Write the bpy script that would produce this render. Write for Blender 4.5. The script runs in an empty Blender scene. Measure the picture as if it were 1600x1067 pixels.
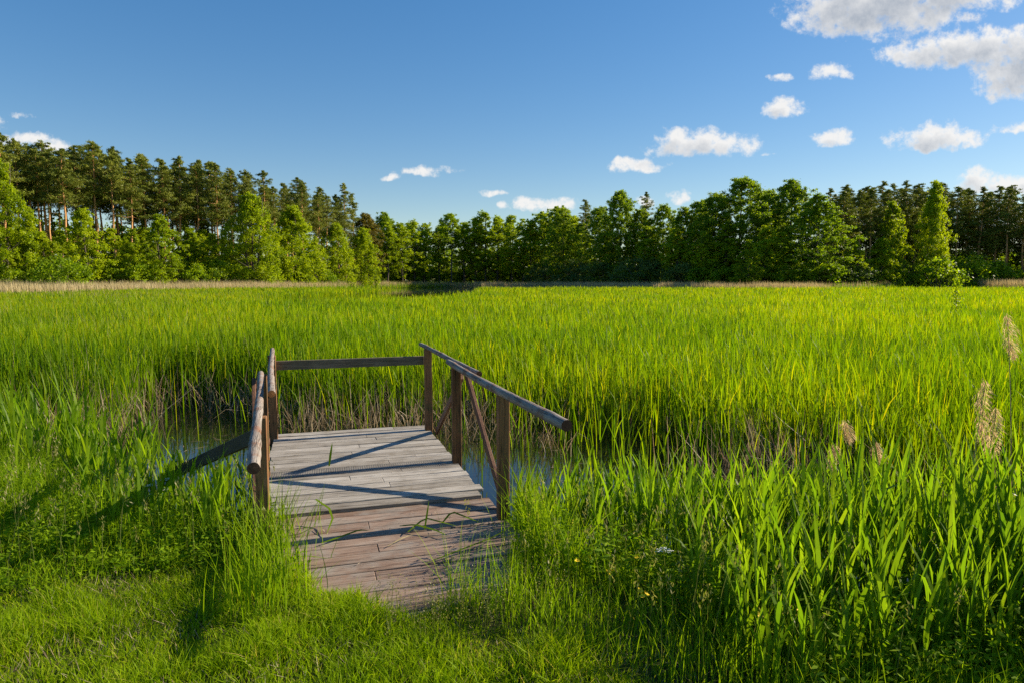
import bpy, math, random
import numpy as np
from mathutils import Vector, Matrix

SC = bpy.context.scene
COL = SC.collection
R = math.radians

# ------------------------------------------------------------------ camera
CAM_Z = 2.05
FPX = 1067.0
HOR = 438.0
cam_d = bpy.data.cameras.new('camera')
cam = bpy.data.objects.new('camera', cam_d)
COL.objects.link(cam)
cam.location = (0, 0, CAM_Z)
cam.rotation_euler = (R(90 - 5.09), 0, 0)
cam_d.sensor_width = 36.0
cam_d.lens = 24.0
cam_d.clip_start = 0.05
cam_d.clip_end = 3000
SC.camera = cam

# ------------------------------------------------------------------ exposure and sampling
SC.view_settings.view_transform = 'Standard'
SC.view_settings.look = 'None'
SC.view_settings.exposure = 0.85
SC.view_settings.gamma = 1.0
SC.render.engine = 'CYCLES'
SC.cycles.max_bounces = 7
SC.cycles.diffuse_bounces = 4
SC.cycles.glossy_bounces = 3
SC.cycles.transmission_bounces = 4
SC.cycles.transparent_max_bounces = 4
SC.cycles.sample_clamp_indirect = 6.0
SC.cycles.caustics_reflective = False
SC.cycles.caustics_refractive = False
SC.cycles.use_denoising = False

# ------------------------------------------------------------------ sun and sky
SUN_DIR = Vector((1.77, 0.63, 0.95)).normalized()
SUN_EL = math.asin(SUN_DIR.z)
SUN_AZ = math.atan2(SUN_DIR.x, SUN_DIR.y)          # clockwise from +Y
sun_d = bpy.data.lights.new('sun', 'SUN')
sun_d.energy = 5.0
sun_d.angle = R(0.5)
sun_d.color = (1.0, 0.87, 0.68)
sun = bpy.data.objects.new('sun', sun_d)
COL.objects.link(sun)
sun.rotation_euler = (-SUN_DIR).to_track_quat('-Z', 'Y').to_euler()
sun.location = (60, 20, 60)

# clouds: (px, py, half width, half height) read on the photograph's 1600 px frame, turned to directions
CLOUDS = [
    (1345, 32, 122, 54, 1.3), (1430, 5, 140, 40, 1.2), (1255, 10, 45, 24, .9), (1480, 45, 40, 20, .7),
    (1500, 95, 130, 34, 1.2), (1580, 120, 90, 56, 1.2), (1400, 98, 70, 20, .8), (1540, 75, 80, 26, .9),
    (1283, 126, 38, 15, .95), (1202, 132, 24, 10, .7), (1218, 175, 40, 16, 1.0),
    (1288, 221, 34, 15, 1.0), (1455, 220, 84, 24, 1.0), (1430, 232, 60, 14, .8), (1570, 208, 44, 13, .75),
    (1095, 232, 96, 26, 1.05), (1050, 240, 56, 20, .8), (985, 265, 40, 15, 1.0), (1010, 268, 36, 11, .85),
    (1548, 292, 70, 20, 1.1), (1520, 282, 22, 22, 1.0), (1600, 290, 50, 18, 1.0), (1060, 312, 22, 12, .9),
    (1000, 316, 20, 9, .8),
    (658, 273, 34, 11, .9), (618, 280, 16, 7, .7), (700, 268, 40, 7, .45),
    (772, 303, 22, 9, .95), (828, 322, 34, 15, 1.0), (785, 328, 14, 9, .85), (875, 320, 26, 13, 1.0),
    (12, 202, 26, 16, .8), (50, 224, 52, 16, .85), (100, 238, 30, 14, .8), (45, 188, 30, 8, .45),
    (1195, 247, 26, 6, .5),
    (-260, 150, 160, 60, 1.0), (1800, 180, 160, 70, 1.0), (1850, 20, 160, 60, 1.0), (-120, 300, 100, 26, .9),
]
world = bpy.data.worlds.new("World")
SC.world = world
world.use_nodes = True
NT = world.node_tree
NT.nodes.clear()


def mk(nt, typ, **kw):
    n = nt.nodes.new(typ)
    for k, v in kw.items():
        setattr(n, k, v)
    return n


def mth(nt, op, a, b=None, c=None, clamp=False):
    n = nt.nodes.new('ShaderNodeMath')
    n.operation = op
    n.use_clamp = clamp
    for i, v in enumerate((a, b, c)):
        if v is None:
            continue
        if isinstance(v, (int, float)):
            n.inputs[i].default_value = v
        else:
            nt.links.new(v, n.inputs[i])
    return n.outputs[0]


def build_world():
    nt = NT
    L = nt.links.new
    sky = mk(nt, 'ShaderNodeTexSky', sky_type='NISHITA')
    sky.sun_disc = False
    sky.sun_elevation = SUN_EL
    sky.sun_rotation = SUN_AZ
    sky.air_density = 1.0
    sky.dust_density = 0.25
    sky.ozone_density = 2.2
    gm = mk(nt, 'ShaderNodeGamma')
    gm.inputs['Gamma'].default_value = .72
    L(sky.outputs[0], gm.inputs['Color'])
    hs = mk(nt, 'ShaderNodeHueSaturation')
    hs.inputs['Saturation'].default_value = 1.60
    hs.inputs['Hue'].default_value = .507
    hs.inputs['Value'].default_value = 1.36
    L(gm.outputs[0], hs.inputs['Color'])
    tc = mk(nt, 'ShaderNodeTexCoord')
    sep = mk(nt, 'ShaderNodeSeparateXYZ')
    L(tc.outputs['Generated'], sep.inputs[0])
    yy = mth(nt, 'MAXIMUM', sep.outputs['Y'], 0.05)
    u = mth(nt, 'DIVIDE', sep.outputs['X'], yy)
    v = mth(nt, 'DIVIDE', sep.outputs['Z'], yy)
    front = mth(nt, 'GREATER_THAN', sep.outputs['Y'], 0.12)
    cmb = mk(nt, 'ShaderNodeCombineXYZ')
    L(u, cmb.inputs[0]); L(v, cmb.inputs[1])

    def field(du, dv):
        add = mk(nt, 'ShaderNodeVectorMath', operation='ADD')
        L(cmb.outputs[0], add.inputs[0])
        add.inputs[1].default_value = (du, dv, 0)
        p0 = add.outputs[0]
        # warp
        nw = mk(nt, 'ShaderNodeTexNoise')
        nw.inputs['Scale'].default_value = 22.0
        nw.inputs['Detail'].default_value = 4.0
        L(p0, nw.inputs['Vector'])
        wv = mk(nt, 'ShaderNodeVectorMath', operation='SUBTRACT')
        L(nw.outputs['Color'], wv.inputs[0]); wv.inputs[1].default_value = (.5, .5, .5)
        ws = mk(nt, 'ShaderNodeVectorMath', operation='MULTIPLY')
        L(wv.outputs[0], ws.inputs[0]); ws.inputs[1].default_value = (.045, .028, 0)
        pw = mk(nt, 'ShaderNodeVectorMath', operation='ADD')
        L(p0, pw.inputs[0]); L(ws.outputs[0], pw.inputs[1])
        sp = mk(nt, 'ShaderNodeSeparateXYZ')
        L(pw.outputs[0], sp.inputs[0])
        tot = None
        for (px, py, a, b, k) in CLOUDS:
            u0 = (px - 800) / FPX
            v0 = (HOR - py) / FPX
            du_ = mth(nt, 'MULTIPLY', mth(nt, 'SUBTRACT', sp.outputs[0], u0), FPX / a)
            dv_ = mth(nt, 'SUBTRACT', sp.outputs[1], v0)
            up = mth(nt, 'MULTIPLY', mth(nt, 'MAXIMUM', dv_, 0.0), FPX / b)
            dn = mth(nt, 'MULTIPLY', mth(nt, 'MINIMUM', dv_, 0.0), FPX / (b * .75))
            vv = mth(nt, 'ADD', up, dn)
            d2 = mth(nt, 'ADD', mth(nt, 'MULTIPLY', du_, du_), mth(nt, 'MULTIPLY', vv, vv))
            f = mth(nt, 'SUBTRACT', k + .10, mth(nt, 'MULTIPLY', d2, .9))
            tot = f if tot is None else mth(nt, 'SMOOTH_MAX', tot, f, 0.25)
        tot = mth(nt, 'MAXIMUM', tot, -2.0)
        n1 = mk(nt, 'ShaderNodeTexNoise')
        n1.inputs['Scale'].default_value = 24.0
        n1.inputs['Detail'].default_value = 9.0
        n1.inputs['Roughness'].default_value = .68
        L(p0, n1.inputs['Vector'])
        nn = mth(nt, 'MULTIPLY', mth(nt, 'SUBTRACT', n1.outputs[0], .5), 3.3)
        n2 = mk(nt, 'ShaderNodeTexNoise')
        n2.inputs['Scale'].default_value = 75.0
        n2.inputs['Detail'].default_value = 6.0
        n2.inputs['Roughness'].default_value = .6
        L(p0, n2.inputs['Vector'])
        nn = mth(nt, 'ADD', nn, mth(nt, 'MULTIPLY', mth(nt, 'SUBTRACT', n2.outputs[0], .5), 1.4))
        soft = mth(nt, 'ADD', tot, mth(nt, 'MULTIPLY', mth(nt, 'SUBTRACT', n1.outputs[0], .5), 2.4))
        return mth(nt, 'ADD', tot, nn), soft

    dens, soft1 = field(0, 0)
    _, soft2 = field(.012, .018)                      # towards the sun: how much cloud lies in the light's way
    a = mk(nt, 'ShaderNodeMapRange', interpolation_type='SMOOTHSTEP')
    a.inputs['From Min'].default_value = .10
    a.inputs['From Max'].default_value = 1.1
    L(dens, a.inputs['Value'])
    alpha = mth(nt, 'MULTIPLY', a.outputs[0], front)
    alpha = mth(nt, 'MULTIPLY', alpha, .95)
    sh = mk(nt, 'ShaderNodeMapRange')
    sh.inputs['From Min'].default_value = .6
    sh.inputs['From Max'].default_value = 1.75
    L(mth(nt, 'ADD', mth(nt, 'MULTIPLY', soft1, .5), mth(nt, 'MULTIPLY', soft2, .65)), sh.inputs['Value'])
    cc = mk(nt, 'ShaderNodeMix', data_type='RGBA')
    L(sh.outputs[0], cc.inputs['Factor'])
    cc.inputs['A'].default_value = (6.1, 6.0, 5.85, 1)
    cc.inputs['B'].default_value = (2.6, 2.9, 3.35, 1)
    mx = mk(nt, 'ShaderNodeMix', data_type='RGBA')
    L(alpha, mx.inputs['Factor'])
    L(hs.outputs[0], mx.inputs['A'])
    L(cc.outputs['Result'], mx.inputs['B'])
    bg = mk(nt, 'ShaderNodeBackground')
    bg.inputs['Strength'].default_value = 0.085
    L(mx.outputs['Result'], bg.inputs['Color'])
    out = mk(nt, 'ShaderNodeOutputWorld')
    L(bg.outputs[0], out.inputs['Surface'])
    world.cycles.sampling_method = 'MANUAL'
    world.cycles.sample_map_resolution = 512


build_world()

# ------------------------------------------------------------------ helpers
rng = np.random.default_rng(11)
random.seed(5)


def uni(a, b, n):
    return rng.uniform(a, b, n)


def tag(o, label=None, cat=None, group=None, kind=None):
    if label: o['label'] = label
    if cat: o['category'] = cat
    if group: o['group'] = group
    if kind: o['kind'] = kind
    return o


def empty(name, loc=(0, 0, 0), rz=0.0):
    o = bpy.data.objects.new(name, None)
    o.empty_display_size = .2
    COL.objects.link(o)
    o.location = loc
    o.rotation_euler = (0, 0, rz)
    return o


def link(name, me, mat=None, parent=None):
    o = bpy.data.objects.new(name, me)
    COL.objects.link(o)
    if parent is not None:
        o.parent = parent
    if mat is not None and len(me.materials) == 0:
        for m in (mat if isinstance(mat, (list, tuple)) else [mat]):
            me.materials.append(m)
    return o


class MB:
    """Collects vertices, faces (3 or 4 corners), a tone per vertex and a material index per face."""
    def __init__(self):
        self.v = []; self.f4 = []; self.f3 = []; self.t = []; self.m4 = []; self.m3 = []; self.n = 0

    def add(self, v, quads=None, tris=None, tone=None, mat=0):
        v = np.asarray(v, float).reshape(-1, 3)
        self.v.append(v)
        self.t.append(np.full(len(v), .5) if tone is None else np.broadcast_to(np.asarray(tone, float), (len(v),)))
        if quads is not None and len(quads):
            q = np.asarray(quads, int).reshape(-1, 4) + self.n
            self.f4.append(q); self.m4.append(np.full(len(q), mat))
        if tris is not None and len(tris):
            q = np.asarray(tris, int).reshape(-1, 3) + self.n
            self.f3.append(q); self.m3.append(np.full(len(q), mat))
        self.n += len(v)
        return self

    def mesh(self, name, smooth=False):
        V = np.concatenate(self.v) if self.v else np.zeros((0, 3))
        T = np.concatenate(self.t)
        F4 = np.concatenate(self.f4) if self.f4 else np.zeros((0, 4), int)
        F3 = np.concatenate(self.f3) if self.f3 else np.zeros((0, 3), int)
        M = np.concatenate(([*self.m4] or [np.zeros(0, int)]) + ([*self.m3] or [np.zeros(0, int)])).astype(np.int32)
        me = bpy.data.meshes.new(name)
        me.vertices.add(len(V))
        me.vertices.foreach_set('co', V.astype(np.float32).ravel())
        nl = F4.size + F3.size
        me.loops.add(nl)
        me.loops.foreach_set('vertex_index', np.concatenate((F4.ravel(), F3.ravel())).astype(np.int32))
        me.polygons.add(len(F4) + len(F3))
        tot = np.concatenate((np.full(len(F4), 4), np.full(len(F3), 3))).astype(np.int32)
        st = np.concatenate(([0], np.cumsum(tot)[:-1])).astype(np.int32) if len(tot) else tot
        me.polygons.foreach_set('loop_start', st)
        me.polygons.foreach_set('material_index', M)
        me.polygons.foreach_set('use_smooth', np.full(len(tot), smooth))
        at = me.attributes.new('tone', 'FLOAT', 'POINT')
        at.data.foreach_set('value', T.astype(np.float32))
        me.update(calc_edges=True)
        me.validate()
        return me

    def build(self, name, mat, parent=None, smooth=False):
        return link(name, self.mesh(name, smooth), mat, parent)


def unit(a):
    return a / np.maximum(np.linalg.norm(a, axis=-1, keepdims=True), 1e-9)


def blades(mb, base, h, w, lean, az, yaw=None, segs=3, power=2.0, tone=None, wprof=1.0, droop=0.0, mat=0):
    """Grass-like blades: base (N,3), height, width, lean (horizontal offset of the tip as a share of h), lean azimuth."""
    n = len(base)
    if n == 0: return
    h = np.broadcast_to(h, (n,)); w = np.broadcast_to(w, (n,))
    lean = np.broadcast_to(lean, (n,))
    if yaw is None: yaw = uni(0, 2 * np.pi, n)
    if tone is None: tone = uni(0, 1, n)
    drp = np.broadcast_to(droop, (n,))
    side = np.stack((np.cos(yaw), np.sin(yaw), np.zeros(n)), 1)
    ld = np.stack((np.cos(az), np.sin(az), np.zeros(n)), 1)
    rows = []
    for i in range(segs + 1):
        t = i / segs
        z = h * (t - drp * t ** 3)
        c = base + np.stack((np.zeros(n), np.zeros(n), z), 1) + ld * (h * lean * t ** power)[:, None]
        ww = w * .5 * (min(1.0, .55 + t * 1.4) if t < .35 else 1.0) * (1 - t ** 2.2) ** wprof
        if i == segs:
            rows.append(c[:, None, :])
        else:
            rows.append(np.stack((c - side * ww[:, None], c + side * ww[:, None]), 1))
    V = np.concatenate(rows, 1)
    k = V.shape[1]
    off = (np.arange(n) * k)[:, None]
    q = []
    for i in range(segs - 1):
        q.append(off + np.array([[2 * i, 2 * i + 1, 2 * i + 3, 2 * i + 2]]))
    quads = np.concatenate(q, 0) if q else None
    tris = off + np.array([[2 * (segs - 1), 2 * (segs - 1) + 1, 2 * segs]])
    mb.add(V.reshape(-1, 3), quads, tris, np.repeat(tone, k), mat)


def leaves(mb, c, length, width, axis, nrm, tone=None, mat=0):
    """Diamond leaves centred on c with the long axis along axis, facing nrm."""
    n = len(c)
    a = unit(axis)
    b = unit(np.cross(nrm, a))
    length = np.broadcast_to(length, (n,))[:, None]; width = np.broadcast_to(width, (n,))[:, None]
    if tone is None: tone = uni(0, 1, n)
    V = np.stack((c - a * length * .5, c - b * width * .5 - a * length * .06, c + a * length * .5, c + b * width * .5 - a * length * .06), 1)
    mb.add(V.reshape(-1, 3), (np.arange(n) * 4)[:, None] + np.array([[0, 1, 2, 3]]), None, np.repeat(tone, 4), mat)


def tube(mb, pts, rad, sides=6, tone=.5, mat=0, cap=True, capmat=None, rough=0.0):
    pts = np.asarray(pts, float)
    rad = np.broadcast_to(np.asarray(rad, float), (len(pts),))
    d = np.gradient(pts, axis=0)
    d = unit(d)
    ref = np.array([0, 0, 1.0]) if abs(d[0][2]) < .9 else np.array([1.0, 0, 0])
    a = unit(np.cross(d, ref)); b = np.cross(d, a)
    an = np.linspace(0, 2 * np.pi, sides, endpoint=False)
    rr = rad[:, None] * (1 + (rng.normal(0, rough, (len(pts), sides)) if rough else 0))
    V = pts[:, None, :] + rr[..., None] * (np.cos(an)[None, :, None] * a[:, None, :] + np.sin(an)[None, :, None] * b[:, None, :])
    q = []
    for i in range(len(pts) - 1):
        for j in range(sides):
            k = (j + 1) % sides
            q.append((i * sides + j, (i + 1) * sides + j, (i + 1) * sides + k, i * sides + k))
    mb.add(V.reshape(-1, 3), q, None, tone, mat)
    if cap:
        for e, sgn in ((0, 1), (len(pts) - 1, -1)):
            ring = V[e]
            vv = np.concatenate((ring, [pts[e] - sgn * d[e] * rad[e] * .02]))
            tr = [((j, (j + 1) % sides, sides) if sgn > 0 else ((j + 1) % sides, j, sides)) for j in range(sides)]
            mb.add(vv, None, tr, tone, mat if capmat is None else capmat)


def box(mb, lo, hi, bev=.004, tone=None, mat=0, warp=0.0, M=None):
    """A bevelled box (chamfered edges) with optional end warp."""
    lo = np.array(lo, float); hi = np.array(hi, float)
    b = min(bev, .45 * float(np.min(hi - lo)))
    V = []; idx = {}
    for sx in (0, 1):
        for sy in (0, 1):
            for sz in (0, 1):
                s = np.array((sx, sy, sz))
                corner = np.where(s == 1, hi, lo)
                inw = np.where(s == 1, -b, b)
                for ax in range(3):
                    p = corner + inw
                    p[ax] = corner[ax]
                    idx[(sx, sy, sz, ax)] = len(V)
                    V.append(p)
    V = np.array(V)
    if warp: V = V + rng.normal(0, warp, V.shape)
    q = []; t = []
    for ax in range(3):
        o1, o2 = [(1, 2), (2, 0), (0, 1)][ax]
        for s in (0, 1):
            loop = []
            for (p1, p2) in ((0, 0), (1, 0), (1, 1), (0, 1)):
                k = [0, 0, 0]; k[ax] = s; k[o1] = p1; k[o2] = p2
                loop.append(idx[(*k, ax)])
            q.append(loop if s else loop[::-1])
    for ax in range(3):                         # edge chamfers along ax
        o1, o2 = [(1, 2), (2, 0), (0, 1)][ax]
        for s1 in (0, 1):
            for s2 in (0, 1):
                k0 = [0, 0, 0]; k0[o1] = s1; k0[o2] = s2; k1 = list(k0); k1[ax] = 1
                loop = [idx[(*k0, o1)], idx[(*k1, o1)], idx[(*k1, o2)], idx[(*k0, o2)]]
                q.append(loop if (s1 == s2) else loop[::-1])
    for sx in (0, 1):
        for sy in (0, 1):
            for sz in (0, 1):
                l = [idx[(sx, sy, sz, a)] for a in range(3)]
                t.append(l if (sx + sy + sz) % 2 else l[::-1])
    if M is not None:
        V = (np.c_[V, np.ones(len(V))] @ np.array(M).T)[:, :3]
    mb.add(V, q, t, rng.uniform() if tone is None else tone, mat)


def beam_between(mb, p0, p1, w, t, bev=.004, tone=None, roll=0.0, mat=0, warp=0.0):
    """A board from p0 to p1, w wide (vertical-ish), t thick."""
    p0 = Vector(p0); p1 = Vector(p1)
    d = (p1 - p0)
    L = d.length
    x = d.normalized()
    z = Vector((0, 0, 1)) - x * x.z
    z.normalize()
    y = z.cross(x)
    M = Matrix(((x.x, y.x, z.x, p0.x), (x.y, y.y, z.y, p0.y), (x.z, y.z, z.z, p0.z), (0, 0, 0, 1))) @ Matrix.Rotation(roll, 4, 'X')
    box(mb, (0, -t / 2, -w / 2), (L, t / 2, w / 2), bev, tone, mat, warp, M)


# ------------------------------------------------------------------ materials
def newmat(name):
    m = bpy.data.materials.new(name)
    m.use_nodes = True
    nt = m.node_tree
    nt.nodes.clear()
    return m, nt


def ramp(nt, fac, stops):
    n = nt.nodes.new('ShaderNodeValToRGB')
    e = n.color_ramp.elements
    while len(e) < len(stops): e.new(.5)
    for el, (p, c) in zip(e, stops):
        el.position = p
        el.color = (*c, 1)
    nt.links.new(fac, n.inputs[0])
    return n.outputs[0]


def foliage(name, stops, trans=.4, tcol=None, patch=0.0, patch_scale=.2, objvar=0.0, spec=.25, rough=.5, tboost=1.6):
    """Leaf material: tone attribute picks the colour; light comes through the blade."""
    m, nt = newmat(name)
    L = nt.links.new
    at = mk(nt, 'ShaderNodeAttribute', attribute_name='tone')
    fac = at.outputs['Fac']
    if patch:
        g = mk(nt, 'ShaderNodeNewGeometry')
        nz = mk(nt, 'ShaderNodeTexNoise')
        nz.inputs['Scale'].default_value = patch_scale
        nz.inputs['Detail'].default_value = 4
        L(g.outputs['Position'], nz.inputs['Vector'])
        fac = mth(nt, 'ADD', fac, mth(nt, 'MULTIPLY', mth(nt, 'SUBTRACT', nz.outputs[0], .5), patch))
    if objvar:
        oi = mk(nt, 'ShaderNodeObjectInfo')
        fac = mth(nt, 'ADD', fac, mth(nt, 'MULTIPLY', mth(nt, 'SUBTRACT', oi.outputs['Random'], .5), objvar))
    c = ramp(nt, fac, stops)
    p = mk(nt, 'ShaderNodeBsdfPrincipled')
    L(c, p.inputs['Base Color'])
    p.inputs['Roughness'].default_value = rough
    p.inputs['Specular IOR Level'].default_value = spec
    tr = mk(nt, 'ShaderNodeBsdfTranslucent')
    tm = mk(nt, 'ShaderNodeMix', data_type='RGBA', blend_type='MULTIPLY')
    tm.inputs['Factor'].default_value = 1
    L(c, tm.inputs['A'])
    tc = tcol or (1.0, 1.0, .45)
    tm.inputs['B'].default_value = (tc[0] * tboost, tc[1] * tboost, tc[2] * tboost, 1)
    L(tm.outputs['Result'], tr.inputs['Color'])
    mx = mk(nt, 'ShaderNodeMixShader')
    mx.inputs[0].default_value = trans
    L(p.outputs[0], mx.inputs[1]); L(tr.outputs[0], mx.inputs[2])
    out = mk(nt, 'ShaderNodeOutputMaterial')
    L(mx.outputs[0], out.inputs['Surface'])
    return m


def wood(name, stops, grain_axis=0, scale=1.0, tonevar=.5, blotch=None, rough=.8, bump=.4, crack=.5, moss=None):
    """Weathered timber: grain stretched along one object axis, tone per board, blotches and cracks."""
    m, nt = newmat(name)
    L = nt.links.new
    tc = mk(nt, 'ShaderNodeTexCoord')
    at = mk(nt, 'ShaderNodeAttribute', attribute_name='tone')
    off = mk(nt, 'ShaderNodeVectorMath', operation='SCALE')
    off.inputs[0].default_value = (13.0, 7.0, 5.0)
    L(at.outputs['Fac'], off.inputs['Scale'])
    add = mk(nt, 'ShaderNodeVectorMath', operation='ADD')
    L(tc.outputs['Object'], add.inputs[0]); L(off.outputs[0], add.inputs[1])
    mp = mk(nt, 'ShaderNodeMapping')
    s = [34.0 * scale] * 3
    s[grain_axis] = 2.2 * scale
    mp.inputs['Scale'].default_value = s
    L(add.outputs[0], mp.inputs['Vector'])
    g = mk(nt, 'ShaderNodeTexNoise')
    g.inputs['Scale'].default_value = 1.6
    g.inputs['Detail'].default_value = 7
    g.inputs['Roughness'].default_value = .7
    g.inputs['Distortion'].default_value = .5
    L(mp.outputs[0], g.inputs['Vector'])
    big = mk(nt, 'ShaderNodeTexNoise')
    big.inputs['Scale'].default_value = 4.0 * scale
    big.inputs['Detail'].default_value = 5
    L(add.outputs[0], big.inputs['Vector'])
    f = mth(nt, 'ADD', mth(nt, 'MULTIPLY', mth(nt, 'SUBTRACT', g.outputs[0], .5), 1.5),
            mth(nt, 'MULTIPLY', mth(nt, 'SUBTRACT', at.outputs['Fac'], .5), tonevar))
    f = mth(nt, 'ADD', f, mth(nt, 'MULTIPLY', mth(nt, 'SUBTRACT', big.outputs[0], .5), .7))
    f = mth(nt, 'ADD', f, .5, clamp=True)
    col = ramp(nt, f, stops)
    if blotch:
        bn = mk(nt, 'ShaderNodeTexNoise')
        bn.inputs['Scale'].default_value = blotch[1]
        bn.inputs['Detail'].default_value = 6
        bn.inputs['Roughness'].default_value = .65
        L(add.outputs[0], bn.inputs['Vector'])
        mr = mk(nt, 'ShaderNodeMapRange')
        mr.inputs['From Min'].default_value = blotch[2]
        mr.inputs['From Max'].default_value = blotch[3]
        L(bn.outputs[0], mr.inputs['Value'])
        mx = mk(nt, 'ShaderNodeMix', data_type='RGBA')
        L(mth(nt, 'MULTIPLY', mr.outputs[0], blotch[4]), mx.inputs['Factor'])
        L(col, mx.inputs['A'])
        mx.inputs['B'].default_value = (*blotch[0], 1)
        col = mx.outputs['Result']
    # drying cracks
    mp2 = mk(nt, 'ShaderNodeMapping')
    s2 = [26.0 * scale] * 3
    s2[grain_axis] = .9 * scale
    mp2.inputs['Scale'].default_value = s2
    L(add.outputs[0], mp2.inputs['Vector'])
    cr = mk(nt, 'ShaderNodeTexNoise')
    cr.inputs['Scale'].default_value = 1.3
    cr.inputs['Detail'].default_value = 3
    L(mp2.outputs[0], cr.inputs['Vector'])
    ridge = mth(nt, 'ABSOLUTE', mth(nt, 'SUBTRACT', cr.outputs[0], .5))
    ck = mk(nt, 'ShaderNodeMapRange')
    ck.inputs['From Min'].default_value = .0
    ck.inputs['From Max'].default_value = .022
    ck.inputs['To Min'].default_value = 1 - crack
    ck.inputs['To Max'].default_value = 1
    L(ridge, ck.inputs['Value'])
    cm = mk(nt, 'ShaderNodeMix', data_type='RGBA', blend_type='MULTIPLY')
    cm.inputs['Factor'].default_value = 1
    L(col, cm.inputs['A']); L(ck.outputs[0], cm.inputs['B'])
    p = mk(nt, 'ShaderNodeBsdfPrincipled')
    L(cm.outputs['Result'], p.inputs['Base Color'])
    p.inputs['Roughness'].default_value = rough
    p.inputs['Specular IOR Level'].default_value = .25
    bp = mk(nt, 'ShaderNodeBump')
    bp.inputs['Strength'].default_value = bump
    bp.inputs['Distance'].default_value = .006
    L(mth(nt, 'ADD', mth(nt, 'MULTIPLY', ck.outputs[0], .8), g.outputs[0]), bp.inputs['Height'])
    L(bp.outputs[0], p.inputs['Normal'])
    out = mk(nt, 'ShaderNodeOutputMaterial')
    L(p.outputs[0], out.inputs['Surface'])
    return m


def plain(name, col, rough=.7, spec=.2):
    m, nt = newmat(name)
    p = mk(nt, 'ShaderNodeBsdfPrincipled')
    nz = mk(nt, 'ShaderNodeTexNoise')
    tc = mk(nt, 'ShaderNodeTexCoord')
    nt.links.new(tc.outputs['Object'], nz.inputs['Vector'])
    nz.inputs['Scale'].default_value = 40
    c = ramp(nt, nz.outputs[0], [(.3, tuple(x * .75 for x in col)), (.7, tuple(min(1, x * 1.2) for x in col))])
    nt.links.new(c, p.inputs['Base Color'])
    p.inputs['Roughness'].default_value = rough
    p.inputs['Specular IOR Level'].default_value = spec
    out = mk(nt, 'ShaderNodeOutputMaterial')
    nt.links.new(p.outputs[0], out.inputs['Surface'])
    return m


def bark(name, stops, zgrad=None, scale=3.0):
    m, nt = newmat(name)
    L = nt.links.new
    tc = mk(nt, 'ShaderNodeTexCoord')
    mp = mk(nt, 'ShaderNodeMapping')
    mp.inputs['Scale'].default_value = (scale * 2, scale * 2, scale * .5)
    L(tc.outputs['Object'], mp.inputs['Vector'])
    nz = mk(nt, 'ShaderNodeTexNoise')
    nz.inputs['Scale'].default_value = 1.5
    nz.inputs['Detail'].default_value = 6
    L(mp.outputs[0], nz.inputs['Vector'])
    f = nz.outputs[0]
    if zgrad:
        sp = mk(nt, 'ShaderNodeSeparateXYZ')
        L(tc.outputs['Object'], sp.inputs[0])
        mr = mk(nt, 'ShaderNodeMapRange')
        mr.inputs['From Min'].default_value = zgrad[0]
        mr.inputs['From Max'].default_value = zgrad[1]
        L(sp.outputs[2], mr.inputs['Value'])
        f = mth(nt, 'ADD', mth(nt, 'MULTIPLY', mth(nt, 'SUBTRACT', nz.outputs[0], .5), .5), mr.outputs[0], clamp=True)
    c = ramp(nt, f, stops)
    p = mk(nt, 'ShaderNodeBsdfPrincipled')
    L(c, p.inputs['Base Color'])
    p.inputs['Roughness'].default_value = .85
    p.inputs['Specular IOR Level'].default_value = .15
    out = mk(nt, 'ShaderNodeOutputMaterial')
    L(p.outputs[0], out.inputs['Surface'])
    return m


M = {}
M['sedge'] = foliage('sedge_leaf', [(0.0, (.060, .135, .003)), (.35, (.145, .245, .002)), (.7, (.265, .335, .002)), (1.0, (.42, .38, .004))],
                     trans=.5, patch=1.25, patch_scale=.15, spec=.12)
M['reed'] = foliage('reed_leaf', [(0.0, (.065, .145, .007)), (.5, (.140, .240, .007)), (1.0, (.22, .31, .010))], trans=.55, patch=.3, patch_scale=.6, spec=.2, rough=.45)
M['lawn'] = foliage('lawn_grass', [(0.0, (.115, .20, .004)), (.45, (.215, .33, .004)), (.85, (.30, .37, .010)), (1.0, (.46, .38, .09))], trans=.45, patch=.7, patch_scale=1.6, spec=.08)
M['tall'] = foliage('meadow_grass', [(0.0, (.100, .190, .005)), (.5, (.190, .300, .005)), (.9, (.27, .36, .010)), (1.0, (.33, .32, .06))], trans=.45, patch=.5, patch_scale=1.1, spec=.1)
M['herb'] = foliage('herb_leaf', [(0.0, (.075, .165, .006)), (.5, (.155, .26, .006)), (1.0, (.25, .34, .010))], trans=.45, patch=.5, patch_scale=1.5, spec=.08, rough=.7)
M['straw'] = foliage('dry_straw', [(0.0, (.14, .10, .06)), (.5, (.34, .26, .16)), (1.0, (.55, .46, .32))], trans=.25, tcol=(1, .9, .7), spec=.15)
M['pale_straw'] = foliage('pale_dry_reed', [(0.0, (.27, .22, .11)), (.5, (.44, .365, .19)), (1.0, (.60, .51, .30))], trans=.3, tcol=(1, .9, .7), spec=.1)
M['plume'] = foliage('reed_plume', [(0.0, (.30, .21, .12)), (.5, (.48, .37, .24)), (1.0, (.65, .54, .38))], trans=.5, tcol=(1, .88, .65), spec=.05)
M['seed'] = foliage('grass_seed_head', [(0.0, (.10, .13, .03)), (.5, (.20, .20, .06)), (1.0, (.34, .30, .13))], trans=.35)
M['broad'] = foliage('broad_leaf', [(0.0, (.12, .20, .006)), (.5, (.21, .31, .006)), (1.0, (.30, .38, .008))], trans=.5, objvar=.5)
M['birch'] = foliage('birch_leaf', [(0.0, (.17, .25, .004)), (.5, (.29, .37, .004)), (1.0, (.39, .45, .006))], trans=.5, objvar=.4)
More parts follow.
